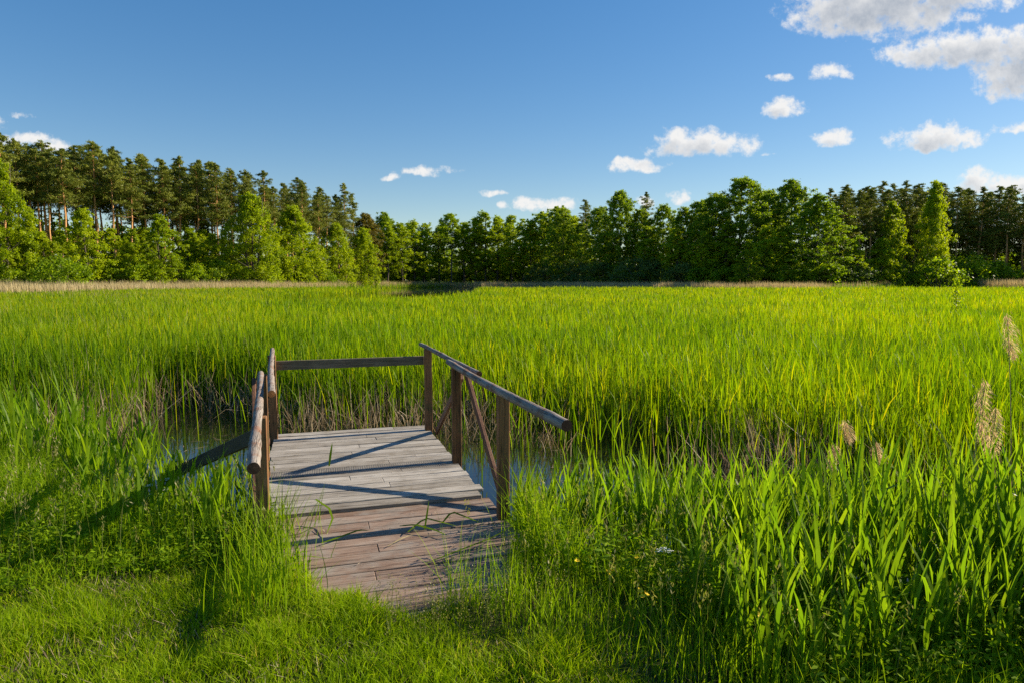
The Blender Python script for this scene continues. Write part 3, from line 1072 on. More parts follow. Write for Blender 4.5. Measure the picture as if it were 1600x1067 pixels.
def forest():
    # ---- the pine stand on the left
    tx = np.array([-120, 0, 60, 100, 140, 190, 250, 320, 380, 440, 500, 560])
    ty = np.array([205, 214, 222, 228, 232, 234, 248, 262, 272, 282, 292, 300])
    for row in range(4):
        px = -110 + row * 9
        while px < 545 - row * 10:
            D = edge(px) + 5 + row * 5.5 + random.uniform(-2, 2)
            py = np.interp(px, tx, ty) + random.uniform(-6, 14) + row * 3
            plant('pine', px, D, top_h(py + random.uniform(-9, 9), D), 'tall pine with bare orange trunk in the pine stand on the left', 'pines of the stand on the left', random.choice((0, 1, 2, 3)), random.uniform(.9, 1.25))
            px += random.uniform(13, 29) + row * 6
    plant('spruce', 319, 142, top_h(253, 142), 'dark pointed spruce rising above the pine stand on the left')
    plant('pine', 541, 172, top_h(291, 172), 'pine standing clear of its neighbours at the right end of the left stand', None, 1)
    plant('pine', 556, 176, top_h(304, 176), 'shorter pine just right of the clear-standing pine at the end of the left stand', None, 4)
    # ---- broadleaves in front of the pines
    plant('birch', 6, 101, top_h(243, 101), 'lime green birch cut by the left edge of the picture', None, 0, 1.0)
    plant('birch', 398, 127, top_h(298, 127), 'tallest lime green birch in front of the left pine stand', None, 0, 1.25)
    plant('birch', 462, 138, top_h(318, 138), 'second lime green birch just right of the tallest one', None, 1, 1.35)
    plant('young', 256, 116, top_h(334, 116), 'round bright green young tree under the middle of the left pine stand', None, 2)
    plant('young', 136, 108, top_h(322, 108), 'bushy young tree under the left pines, left of the round bright one', None, 0)
    plant('young', 212, 113, top_h(356, 113), 'small sparse young tree among the trunks of the left pines', None, 1)
    plant('birch', 528, 160, top_h(345, 160), 'pale lime birch with several stems left of the gap in the forest', None, 0, 1.2)
    plant('birch', 568, 168, top_h(352, 168), 'pale lime birch reaching down to the reeds next to the gap in the forest', None, 1, 1.3)
    plant('rusty', 575, 182, top_h(332, 182), 'yellow brown leafy tree behind the pale birches beside the gap', None, 0)
    plant('oak', 603, 196, top_h(330, 196), 'rounded yellow green tree left of the line of alders', None, 1, .8)
    for px, py, d in ((35, 330, 0), (72, 345, 1), (100, 352, 2), (180, 348, 1), (300, 352, 3), (335, 345, 1), (362, 362, 0), (430, 372, 0), (495, 362, 1), (20, 372, -2),
                      (290, 380, -1), (160, 385, -2), (-40, 330, 0), (-90, 340, 0), (230, 345, 6), (55, 335, 6), (320, 340, 6)):
        D = edge(px) - 1 + d
        plant('young', px, D, top_h(py + random.uniform(2, 24), D), 'bright green young broadleaf tree along the foot of the left pines', 'young trees along the foot of the left pines')
    plant('bush', 104, 98, top_h(396, 98), 'emerald green round bush at the reed edge below the left pines', None, 1)
    for px, py in ((12, 412), (45, 410), (70, 404), (140, 408), (158, 416), (185, 408), (215, 402), (240, 412), (275, 408), (308, 412), (345, 405), (378, 414), (-40, 405), (425, 416), (470, 418), (512, 424), (586, 428)):
        D = edge(px) - random.uniform(3, 7)
        plant('bush', px, D, max(2.2, top_h(py, D)), 'low green bush at the reed edge below the left trees', 'bushes at the reed edge on the left')
    # ---- the line of alders in the middle
    plant('tall_alder', 705, 207, top_h(333, 207), 'alder with a rounded top above the middle of the alder line', None, 0)
    for row in range(2):
        px = 606 + row * 6
        while px < 900:
            if not (row == 0 and 690 < px < 722):
                D = edge(px) + 1 + row * 7 + random.uniform(-2, 2)
                py = np.interp(px, [608, 650, 700, 760, 830, 900], [345, 346, 350, 340, 336, 328]) + random.uniform(-7, 12) + row * 3
                plant('alder', px, D, top_h(py + random.uniform(-8, 6), D), 'slim alder in the line of alders across the middle distance', 'alders across the middle distance', None, random.uniform(1.05, 1.5))
            px += random.uniform(13, 24) + row * 6
    plant('oak', 878, 186, top_h(322, 186), 'broad tree with drooping crown at the right end of the alder line', None, 2, .85)
    plant('pine', 912, 184, top_h(316, 184), 'dark pine squeezed between two broad trees right of the alders', None, 3)
    # ---- the broadleaf wood on the right
    plant('oak', 968, 168, top_h(297, 168), 'tall tree with sunlit yellow green top right of the dark pine', None, 1, .85)
    plant('pine', 1006, 178, top_h(303, 178), 'pine top showing between the sunlit tall tree and the oaks', None, 0)
    for px, py, D, v, w in ((1035, 318, 166, 2, .8), (1066, 322, 160, 1, .8), (935, 322, 176, 0, .8), (1090, 312, 158, 0, .8), (1000, 325, 168, 2, .8)):
        plant('oak', px, D, top_h(py, D), 'dark green broad tree in the wood left of the big oaks', 'dark broad trees left of the big oaks', v, w)
    plant('oak', 1112, 150, top_h(300, 150), 'leftmost of the big oaks, with rounded shoulder', None, 2)
    plant('oak', 1155, 147, top_h(276, 147), 'biggest oak, highest crown of the wood on the right', None, 0)
    plant('oak', 1232, 146, top_h(280, 146), 'big oak with round sunlit top between the highest oak and the spreading hornbeam', None, 1)
    plant('oak', 1195, 158, top_h(296, 158), 'oak half hidden between the two highest oak crowns', None, 2)
    plant('hornbeam', 1272, 134, top_h(301, 134), 'spreading tree with layered branches and sunlit right flank', None, 0, 1.1)
    plant('young', 1168, 132, top_h(372, 132), 'grey green young tree in front of the biggest oak', None, 2, 1.1)
    plant('young', 1195, 136, top_h(350, 136), 'dark young tree between the biggest oak and the spreading tree', None, 0, 1.2)
    for px, py in ((1010, 352), (1055, 356), (1098, 360), (1130, 350), (1215, 362), (1330, 375), (945, 360), (905, 350)):
        D = edge(px) - 2
        plant('young', px, D, top_h(py, D), 'dark young broadleaf tree along the front of the right wood', 'young trees in front of the right wood', None, 1.2)
    for px, py in ((868, 412), (905, 404), (940, 408), (1000, 402)):
        D = edge(px) - 8
        plant('willow', px, D, max(3, top_h(py, D)), 'low grey green willow bush in front of the wood right of the alders', 'willow bushes in front of the right wood', None, 1.2)
    for px in np.arange(850, 1440, 31):
        px += random.uniform(-8, 8)
        D = edge(px) - random.uniform(3, 6)
        plant('bush' if random.random() < .6 else 'willow', px, D, top_h(random.uniform(404, 424), D), 'low dark bush in the shade along the right wood', 'shaded bushes along the right wood', None, 1.2)
    # ---- the pines on the far right
    for row in range(4):
        px = 1290 + row * 8
        while px < 1720:
            D = edge(px) + 3 + row * 6 + random.uniform(-2, 2)
            py = np.interp(px, [1290, 1340, 1400, 1460, 1500, 1560, 1620], [300, 293, 292, 292, 300, 297, 302]) + random.uniform(-6, 12)
            plant('pine', px, D, top_h(py, D), 'dark pine in the shaded pine stand on the right', 'pines of the shaded stand on the right', random.choice((1, 4, 5, 5)), random.uniform(1.15, 1.5))
            px += random.uniform(17, 27) + row * 5
    plant('birch', 1452, 143, top_h(279, 143), 'tall drooping birch with sunlit right side in front of the dark pines', None, 2, .82)
    plant('young', 1388, 146, top_h(313, 146), 'slender lime topped young tree in front of the dark pines, left of the birch', None, 1, .8)
    plant('young', 1375, 138, top_h(368, 138), 'low rounded tree in front of the dark pines, under the slender lime topped one', None, 0, 1.2)
    plant('bush', 1462, 136, top_h(398, 136), 'sunlit yellow green bush at the foot of the drooping birch', None, 0, 1.2)
    plant('bush', 1512, 146, top_h(396, 146), 'rounded dark bush right of the drooping birch', None, 1, 1.1)
    for px, py in ((1560, 408), (1540, 416), (1592, 420), (1630, 410), (1665, 405)):
        D = edge(px) - 8
        plant('bush', px, D, top_h(py, D), 'low bush under the pines at the right edge of the picture', 'bushes under the right edge pines')


def deep_wood():
    """The wood's interior behind the trees one can tell apart: undergrowth and far crowns that read as one mass."""
    global rng
    rng = np.random.default_rng(303)
    mb = MB()
    K = 3400
    px = rng.uniform(-420, 2050, K)
    D = edge(px) + rng.uniform(6, 42, K)
    X = (px - 800) / FPX * D
    hmax = np.interp(px, [-400, 540, 620, 900, 1080, 1300, 1440, 1500, 1700], [14, 13, 9, 9, 10, 11, 11, 6, 6])
    z = ground_z(X, D) + hmax * rng.uniform(0, 1, K) ** 1.5
    crown_clumps(mb, np.c_[X, D, z], uni(1.2, 2.4, K), 46, .62, .44, .7)
    K = 3600
    px = np.where(rng.uniform(0, 1, K) < .75, rng.uniform(-420, 2050, K), rng.uniform(1290, 1720, K))
    D = edge(px) + rng.uniform(12, 75, K)
    X = (px - 800) / FPX * D
    z = ground_z(X, D) + rng.uniform(.2, 1, K) * np.interp(px, [1280, 1320], [5.5, 9])
    crown_clumps(mb, np.c_[X, D, z], uni(1.4, 2.5, K), 46, .62, .44, .75)
    K = 900
    px = rng.uniform(-150, 590, K)
    D = edge(px) + rng.uniform(14, 40, K)
    X = (px - 800) / FPX * D
    crown_clumps(mb, np.c_[X, D, ground_z(X, D) + rng.uniform(2, 11, K)], uni(1.2, 2.2, K), 46, .55, .40, .75)
    K = 620
    px = rng.uniform(596, 905, K)
    D = edge(px) + rng.uniform(12, 34, K)
    X = (px - 800) / FPX * D
    crown_clumps(mb, np.c_[X, D, ground_z(X, D) + rng.uniform(1.5, 12, K)], uni(1.2, 2.2, K), 46, .55, .40, .75)
    K = 1700
    px = np.where(rng.uniform(0, 1, K) < .5, rng.uniform(-420, 2050, K), rng.uniform(596, 905, K))
    D = edge(px) + rng.uniform(3, 12, K)
    X = (px - 800) / FPX * D
    z = ground_z(X, D) + rng.uniform(.3, 1, K) * np.interp(px, [560, 620, 880, 920], [2.6, 4.6, 4.6, 2.6])
    crown_clumps(mb, np.c_[X, D, z], uni(.6, 1.3, K), 44, .36, .25, .7)
    tag(mb.build('wood_interior', M['oak']), 'dim green depth of the forest behind its front trees', 'forest', kind='stuff')


forest()
deep_wood()

# ------------------------------------------------------------------ the reed bed
rng = np.random.default_rng(77)
FPXS = np.array([-700, -200, 0, 100, 200, 235, 270, 395, 425, 650, 690, 760, 850, 1000, 1200, 1400, 1600, 2400])
FD0 = np.array([13, 10.6, 9.6, 9.4, 9.8, 11.2, 12.0, 11.4, 10.1, 10.0, 9.9, 9.8, 9.4, 8.5, 7.4, 6.5, 5.8, 5.2])


def on_jetty(X, Y, m=.0):
    u, v = to_uv(X, Y)
    return (u > -.42 - m) & (u < 1.52 + m) & (v < 8.0 + m)


def wob(X, Y, f, ph=0.0):
    return np.sin(X * f + ph + 1.3 * np.sin(Y * f * .7 + ph)) * np.cos(Y * f * .9 - ph + np.sin(X * f * .6))


def pool(X, Y):
    """The open water seen far out in the reeds."""
    return ((X + 12.6) / 8.6) ** 2 + ((Y - 82) / 45) ** 2 < 1 + .22 * wob(X, Y, .55, 1) + .12 * wob(X, Y, 1.6)


def scatter(n, d0, d1, rmin=-1.05, rmax=1.05, p=1.0):
    """Points in the wedge before the camera with density falling as 1/d**p."""
    k = 2 - p
    D = (rng.uniform(d0 ** k, d1 ** k, n)) ** (1 / k)
    r = rng.uniform(rmin, rmax, n)
    return r * D, D


def sedge_bed():
    mb = MB()
    for (n, d0, d1, segs) in ((190000, 4.6, 14, 4), (420000, 11, 45, 3), (230000, 40, 112, 2)):
        X, Y = scatter(n, d0, d1, p=1.15 if d1 < 50 else 1.0)
        if d0 < 6: X, Y = X, Y
        px = pxr(X, Y)
        f0 = np.interp(px, FPXS, FD0) + .35 * wob(X, Y, 1.7) + .2 * wob(X, Y, 4.1, 2)
        keep = (Y > f0) | ((Y > f0 - 3.2) & (rng.uniform(0, 1, n) < .115))
        keep &= ~on_jetty(X, Y, .12)
        keep &= (Y > shore(X) + .15)
        keep &= ~pool(X, Y)
        lim = edge(px) - np.interp(px, [0, 350, 560, 690, 750, 900, 1100, 1270, 1600], [36, 26, 16, 20, 43, 39, 30, 26, 16])
        keep &= Y < lim + rng.normal(0, 3, n)
        # thinner along its front rim
        keep &= rng.uniform(0, 1, n) < np.clip(.30 + (Y - f0) * .28, .15, 1)
        X = X[keep]; Y = Y[keep]; m = len(X)
        D = Y
        h = .97 + .11 * wob(X, Y, .31) + .08 * wob(X, Y, 1.1, 1) + rng.normal(0, .12, m)
        w = np.interp(D, [5, 10, 20, 40, 100], [.011, .0145, .021, .034, .068]) * uni(.6, 1.35, m)
        az = rng.normal(R(200), 1.0, m)
        tone = np.clip(rng.normal(.36, .20, m) + .55 * (rng.uniform(0, 1, m) < .03) + np.interp(D, [8, 40], [-.05, .10]), 0, 1)
        # duller, older bed along the left
        short = rng.uniform(0, 1, m) < .66
        L1 = ~short
        blades(mb, np.c_[X, Y, np.full(m, -.06)][L1], (h + .06)[L1] * uni(.82, 1.04, m)[L1], w[L1], np.abs(rng.normal(.07, .09, m))[L1], az[L1], segs=segs, power=2.4, tone=tone[L1])
        ln = uni(.22, .46, m)
        zb = np.maximum(h - ln * uni(.85, 1.7, m), .02)
        blades(mb, np.c_[X, Y, zb][short], ln[short], w[short] * 1.12, np.abs(rng.normal(.22, .22, m))[short], uni(0, 6.28, m)[short], segs=2, power=1.6, tone=np.clip(tone + .05, 0, 1)[short])
    o = mb.build('sedge_bed', M['sedge'])
    tag(o, 'dense bright green sedge filling the whole shallow lake', 'reeds', kind='stuff')


sedge_bed()


def dead_stems():
    mb = MB()
    # grey and beige old stems low in the bed's front rim
    n = 42000
    X, Y = scatter(n, 5, 30, p=1.6)
    px = pxr(X, Y)
    f0 = np.interp(px, FPXS, FD0)
    keep = (Y > f0 - 1.4) & ~on_jetty(X, Y, .12) & (Y > shore(X) + .25) & (rng.uniform(0, 1, n) < np.exp(-np.maximum(Y - f0, 0) / 3.0) + .05)
    keep &= wob(X, Y, 1.3, 4) > -.35
    X = X[keep]; Y = Y[keep]; m = len(X)
    h = uni(.25, .85, m)
    blades(mb, np.c_[X, Y, np.full(m, -.03)], h, uni(.006, .014, m), np.abs(rng.normal(.35, .5, m)), uni(0, 6.28, m), segs=3, power=1.2,
           tone=np.clip(rng.normal(.42, .25, m), 0, 1), droop=rng.choice([0, 0, 0, .5, .9], m))
    # pale old stems through the older bed on the left and in tussocks elsewhere
    n = 26000
    X, Y = scatter(n, 9, 70, -1.05, .6, p=1.3)
    px = pxr(X, Y)
    f0 = np.interp(px, FPXS, FD0)
    wgt = np.interp(px, [-200, 250, 500, 750, 1000], [.95, .8, .14, .05, .03]) * (.45 + .55 * (wob(X, Y, .5, 1) > -.2))
    keep = (Y > f0) & (rng.uniform(0, 1, n) < wgt) & ~pool(X, Y) & ~on_jetty(X, Y, .2)
    X = X[keep]; Y = Y[keep]; m = len(X)
    w = np.interp(Y, [9, 20, 70], [.006, .010, .026])
    blades(mb, np.c_[X, Y, np.full(m, .0)], 1.05 + rng.normal(0, .14, m), w, np.abs(rng.normal(.15, .15, m)), uni(0, 6.28, m), segs=3,
           tone=np.clip(rng.normal(.5, .2, m), 0, 1))
    # bits lying on the water
    n = 2600
    X, Y = scatter(n, 5.5, 13, -.75, .7, p=1.2)
    px = pxr(X, Y)
    keep = ~on_jetty(X, Y, .1) & (Y > shore(X) + .25) & (wob(X, Y, 1.9, 6) > .1)
    X, Y = X[keep], Y[keep]; m = len(X)
    a = uni(0, 6.28, m)
    leaves(mb, np.c_[X, Y, np.full(m, .005)], uni(.04, .22, m), uni(.005, .013, m), np.c_[np.cos(a), np.sin(a), np.zeros(m)], np.c_[rng.normal(0, .08, (m, 2)), np.ones(m)], np.clip(rng.normal(.4, .25, m), 0, 1))
    o = mb.build('dead_stems', M['straw'])
    tag(o, 'tangle of dead grey and beige stems at the foot of the sedge', 'dead reeds', kind='stuff')


dead_stems()


def dry_belt():
    """The belt of last year's pale reeds along the forest's foot."""
    mb = MB()
    n = 90000
    px = rng.uniform(-330, 1950, n)
    dep = np.interp(px, [-300, 100, 330, 560, 620, 735, 760, 900, 1270, 1300, 1500, 1530, 1620, 1900],
                    [34, 30, 22, 9, 5, 3, 14, 14, 9, 1.0, 1.5, 12, 14, 12])
    D = edge(px) - np.interp(px, [560, 700, 760, 900, 1000, 1270, 1500], [4, 12, 30, 26, 18, 16, 4]) - dep * rng.uniform(0, 1, n)
    X = (px - 800) / FPX * D
    keep = (rng.uniform(0, 1, n) < np.clip(dep / 12, .1, 1)) & ~pool(X, D)
    keep &= wob(X, D, .25, 2) > -.75
    X = X[keep]; D = D[keep]; px = px[keep]; m = len(X)
    hh = np.interp(px, [0, 400, 560, 740, 1270, 1500, 1530], [1.75, 1.7, 1.5, 1.7, 1.7, 1.6, 2.3])
    h = hh + rng.normal(0, .22, m) + .15 * wob(X, D, .4)
    z = np.maximum(ground_z(X, D), -.05)
    blades(mb, np.c_[X, D, z], h * .95, uni(.03, .065, m), np.abs(rng.normal(.10, .08, m)), rng.normal(R(180), .8, m), segs=3, tone=np.clip(rng.normal(.5, .22, m), 0, 1), wprof=.6)
    o = mb.build('dry_reed_belt', M['pale_straw'])
    tag(o, 'pale straw coloured belt of old reeds along the foot of the forest', 'dry reeds', kind='stuff')
    g = MB()
    n = 50000
    px = rng.uniform(-330, 1950, n)
    D = edge(px) - rng.uniform(0, 18, n)
    X = (px - 800) / FPX * D
    z = np.maximum(ground_z(X, D), -.05)
    k = ~pool(X, D)
    X, D, z = X[k], D[k], z[k]; m = len(X)
    blades(g, np.c_[X, D, z], 1.0 + rng.normal(0, .3, m), uni(.05, .10, m), np.abs(rng.normal(.2, .1, m)), uni(0, 6.28, m), segs=2, tone=np.clip(rng.normal(.35, .2, m), 0, 1))
    tag(g.build('forest_edge_grass', M['tall']), 'rough green grass along the shaded edge of the forest', 'grass', kind='stuff')


dry_belt()


# ------------------------------------------------------------------ the near bank
def reed_plants(mb, X, Y, Z, H, nleaf=6, wscale=1.0, sway=.12):
    """Broad-leaved reeds: an upright stem with long pointed leaves alternating up it."""
    n = len(X)
    az = uni(0, 6.28, n)
    lean = np.abs(rng.normal(.0, sway, n))
    base = np.c_[X, Y, Z]
    tone = np.clip(rng.normal(.5, .2, n), 0, 1)
    blades(mb, base, H * .86, .008, lean, az, segs=3, power=1.5, tone=tone, wprof=.4)
    for k in range(nleaf):
        t = .16 + .72 * k / nleaf + rng.uniform(-.04, .04, n)
        c = base + np.stack((np.cos(az) * H * .86 * lean * t ** 1.5, np.sin(az) * H * .86 * lean * t ** 1.5, H * .86 * t), 1)
        la = az + k * np.pi + rng.normal(0, .6, n)
        lh = H * uni(.34, .56, n) * (1 - .18 * k / nleaf)
        ln = uni(.15, .50, n)
        blades(mb, c, lh, wscale * uni(.018, .031, n), ln, la, yaw=la + np.pi / 2 + rng.normal(0, .5, n), segs=4, power=1.7,
               tone=np.clip(tone + rng.normal(0, .12, n), 0, 1), wprof=.8, droop=np.where(rng.uniform(0, 1, n) < .16, uni(.3, .8, n), 0))


def shore_reeds():
    mb = MB()
    # right bank, in a belt along the water's edge
    n = 950
    X = rng.uniform(.0, 4.6, n)
    off = rng.normal(.15, .42, n) - np.interp(X, [.8, 2, 4], [0, .35, .4]) * rng.uniform(0, 1.6, n)
    Y = shore(X) + off
    keep = (Y > 2.75) & ~on_jetty(X, Y, .06) & (rng.uniform(0, 1, n) < np.interp(X, [0, .35, .8, 4.5], [.45, .7, 1, 1]))
    X, Y = X[keep], Y[keep]; m = len(X)
    H = np.interp(X, [0, .8, 2, 4], [.50, .64, .90, 1.12]) * uni(.72, 1.18, m)
    reed_plants(mb, X, Y, np.maximum(ground_z(X, Y), -.1), H, 6, .84, .12)
    # nearer plants at the bottom right
    n = 210
    X = rng.uniform(.95, 3.3, n); Y = rng.uniform(2.7, 3.7, n)
    keep = (X > .95 + (Y - 2.7) * -.1) & (shore(X) - Y > -.1)
    X, Y = X[keep], Y[keep]
    reed_plants(mb, X, Y, ground_z(X, Y), uni(.42, .82, len(X)), 5, .86, .13)
    # upright blades along the left side of the jetty
    n = 105
    X = rng.uniform(-3.0, -1.85, n); Y = rng.uniform(4.5, 5.9, n)
    keep = ~on_jetty(X, Y, .04)
    X, Y = X[keep], Y[keep]
    reed_plants(mb, X, Y, np.maximum(ground_z(X, Y), -.1), uni(.36, .80, len(X)), 4, .9, .10)
    # left, beyond the tall grass
    n = 430
    X = rng.uniform(-7.5, -1.95, n)
    Y = shore(X) + rng.normal(.05, .38, n)
    keep = ~on_jetty(X, Y, .06) & (rng.uniform(0, 1, n) < np.interp(X, [-6, -3.8, -3.2, -2.0], [1, 1, .28, .25]))
    X, Y = X[keep], Y[keep]; m = len(X)
    H = np.interp(X, [-7, -4.2, -3.3, -2], [.95, .95, .62, .55]) * uni(.72, 1.15, m)
    reed_plants(mb, X, Y, np.maximum(ground_z(X, Y), -.1), H)
    o = mb.build('shore_reeds', M['reed'])
    tag(o, 'broad leaved green reeds crowding the near bank on both sides', 'reeds', kind='stuff')


shore_reeds()


def tall_zone(X, Y):
    left = (X < -.9) & (Y > 3.9 + .22 * wob(X, Y, 2.1) + np.interp(X, [-3.5, -1.0], [-.25, .1]))
    right = (X > -.30 + (3.55 - Y) * 1.35 + .12 * wob(X, Y, 3.0))
    return left | right


def ramp_edge(X, Y):
    """True where turf grows over the gangway's foot and sides."""
    u, v = to_uv(X, Y)
    return gangway_gap(u, v) < 0


def near_grass():
    lawn = MB()
    n = 260000
    Y = rng.uniform(2.2, 5.6, n); X = rng.uniform(-4.6, 3.2, n)
    keep = (np.abs(X) < .85 * Y + .4) & ramp_edge(X, Y) & (shore(X) - Y > .25)
    tz = tall_zone(X, Y)
    keep &= ~tz | (rng.uniform(0, 1, n) < .25)
    X, Y = X[keep], Y[keep]; m = len(X)
    tus = np.clip(.5 + .55 * wob(X, Y, 4.3) + .35 * wob(X, Y, 9.1, 3), 0, 1.2)
    h = (.030 + .055 * tus) * uni(.5, 1.6, m)
    blades(lawn, np.c_[X, Y, ground_z(X, Y) - .01], h, uni(.0035, .0075, m), np.abs(rng.normal(.6, .45, m)), uni(0, 6.28, m), segs=3, power=1.7,
           tone=np.clip(rng.normal(.42, .2, m) + .5 * (rng.uniform(0, 1, m) < .04), 0, 1))
    # dry thatch between the tufts
    n = 16000
    Y = rng.uniform(2.2, 4.9, n); X = rng.uniform(-4.2, 2.4, n)
    keep = ramp_edge(X, Y) & (shore(X) - Y > .3) & (wob(X, Y, 2.6, 5) > .05 - .5 * (rng.uniform(0, 1, n) < .25))
    X, Y = X[keep], Y[keep]; m = len(X)
    blades(lawn, np.c_[X, Y, ground_z(X, Y) + .005], uni(.02, .07, m), uni(.002, .004, m), uni(.4, 1.6, m), uni(0, 6.28, m), segs=2, power=1.0, tone=np.clip(rng.normal(.45, .25, m), 0, 1), mat=1)
    tag(lawn.build('lawn_grass', [M['lawn'], M['straw']]), 'short bright green grass on the bank in the foreground', 'grass', kind='stuff')

    tall = MB()
    n = 90000
    Y = rng.uniform(2.3, 8.2, n); X = rng.uniform(-7.5, 4.2, n)
    s = shore(X) - Y
    keep = (np.abs(X) < .86 * Y + .4) & ramp_edge(X, Y) & (s > -.05) & tall_zone(X, Y) & ~((np.abs(X - Y * -.1) < .1) & (Y < 3))
    X, Y, s = X[keep], Y[keep], s[keep]; m = len(X)
    u, v = to_uv(X, Y)
    cl = .5 + .5 * wob(X, Y, 2.3, 1)
    h = np.where(X < -.9, .15 + .20 * cl, (.13 + .17 * cl) * np.clip(.45 + (shore(X) - Y) * .55, .4, 1)) * uni(.5, 1.5, m)
    yb = 4.05 + .22 * wob(X, Y, 2.1) + np.interp(X, [-3.5, -1.0], [-.25, .1])
    h *= 1.2 * np.where(X < -.9, np.clip(.38 + (Y - yb) * .75, .38, 1), 1)
    # lower close to the gangway
    h *= np.clip(.45 + np.minimum(np.abs(u - 1.4), np.abs(u + .3)) * .9, .45, 1) 
    blades(tall, np.c_[X, Y, ground_z(X, Y) - .01], h, uni(.0035, .0075, m), np.abs(rng.normal(.30, .25, m)), uni(0, 6.28, m), segs=4, power=2.0,
           tone=np.clip(rng.normal(.45, .2, m), 0, 1), droop=np.where(rng.uniform(0, 1, m) < .2, uni(.2, .6, m), 0))
    # young shoots pushing up beside the boards
    n = 800
    u = np.concatenate((rng.normal(-.22, .12, n // 2), rng.normal(1.47, .08, n // 2)))
    v = np.concatenate((rng.uniform(3.6, 5.3, n // 2), rng.uniform(3.5, 4.65, n // 2)))
    X, Y = from_uv(u, v)
    m = n
    blades(tall, np.c_[X, Y, np.maximum(ground_z(X, Y), .05)], uni(.22, .55, m), uni(.005, .010, m), np.abs(rng.normal(.3, .2, m)), uni(0, 6.28, m), segs=4,
           tone=np.clip(rng.normal(.5, .2, m), 0, 1))
    tag(tall.build('meadow_grass', M['tall']), 'knee high green grass on the bank beside the jetty', 'grass', kind='stuff')

    # seed heads standing over the grass
    sd = MB()
    n = 1100
    Y = rng.uniform(2.6, 7.2, n); X = rng.uniform(-5, 3.2, n)
    keep = tall_zone(X, Y) & (shore(X) - Y > .1) & ramp_edge(X, Y)
    X, Y = X[keep], Y[keep]; m = len(X)
    H = uni(.3, .62, m); z = ground_z(X, Y); az = uni(0, 6.28, m); le = np.abs(rng.normal(.15, .1, m))
    blades(sd, np.c_[X, Y, z], H, .0028, le, az, segs=3, tone=.2 + 0 * H, wprof=.2)
    tip = np.c_[X + np.cos(az) * H * le, Y + np.sin(az) * H * le, z + H]
    for k in range(12):
        c = tip + np.c_[rng.normal(0, .010, m), rng.normal(0, .010, m), -.09 * (k / 12) + 0 * H]
        leaves(sd, c, .026, .007, np.c_[rng.normal(0, .5, (m, 2)), np.ones(m)], rng.normal(0, 1, (m, 3)), np.clip(rng.normal(.6, .2, m), 0, 1))
    # little seeded stalks in front of the gangway
    n = 240
    u = rng.uniform(.35, 1.35, n); v = rng.uniform(3.15, 3.62, n)
    X, Y = from_uv(u, v); H = uni(.10, .24, n); z = ground_z(X, Y)
    blades(sd, np.c_[X, Y, z], H, .0022, .1, uni(0, 6.28, n), segs=2, tone=.2 + 0 * H, wprof=.2)
    for k in range(7):
        c = np.c_[X + rng.normal(0, .009, n), Y + rng.normal(0, .009, n), z + H - .012 * k]
        leaves(sd, c, .009, .007, rng.normal(0, 1, (n, 3)), rng.normal(0, 1, (n, 3)), np.clip(rng.normal(.7, .2, n), 0, 1))
    tag(sd.build('grass_seed_heads', M['seed']), 'pale grass seed heads nodding over the bank', 'grass seed heads', kind='stuff')

    # leafy herbs
    hb = MB()
    n = 9000
    Y = rng.uniform(2.5, 7.6, n); X = rng.uniform(-6.2, 3.4, n)
    s = shore(X) - Y
    keep = tall_zone(X, Y) & (s > .1) & ramp_edge(X, Y) & (wob(X, Y, 1.6, 2) > -.45)
    X, Y = X[keep], Y[keep]; m = len(X)
    z = ground_z(X, Y); H = uni(.10, .40, m) * np.where(X > 0, 1.0, .9)
    H = H * np.where(X < -.9, np.clip(.4 + (Y - 4.0) * .6, .35, 1), 1)
    az = uni(0, 6.28, m); le = np.abs(rng.normal(.15, .1, m)); tn = np.clip(rng.normal(.45, .2, m), 0, 1)
    blades(hb, np.c_[X, Y, z], H, .004, le, az, segs=2, tone=tn, wprof=.3)
    for k in range(26):
        t = .25 + .75 * (k / 26)
        a = uni(0, 6.28, m)
        r = uni(.015, .075, m)
        c = np.c_[X + np.cos(az) * H * le * t ** 2 + np.cos(a) * r, Y + np.sin(az) * H * le * t ** 2 + np.sin(a) * r, z + H * t + rng.normal(0, .012, m)]
        leaves(hb, c, uni(.024, .055, m), uni(.010, .021, m), np.c_[np.cos(a), np.sin(a), rng.normal(.1, .4, m)],
               np.c_[rng.normal(0, .7, (m, 2)), np.ones(m)], np.clip(tn + rng.normal(0, .15, m), 0, 1))
    tag(hb.build('leafy_herbs', M['herb']), 'leafy green weeds mixed into the tall grass of the bank', 'weeds', kind='stuff')


near_grass()


# ------------------------------------------------------------------ single plants and fallen leaves
def at_ground(px, py, zt):
    """World point at height zt seen at (px, py) on the photograph's 1600 px frame."""
    D = (CAM_Z - zt) * FPX / (py - HOR)
    return (px - 800) / FPX * D, D


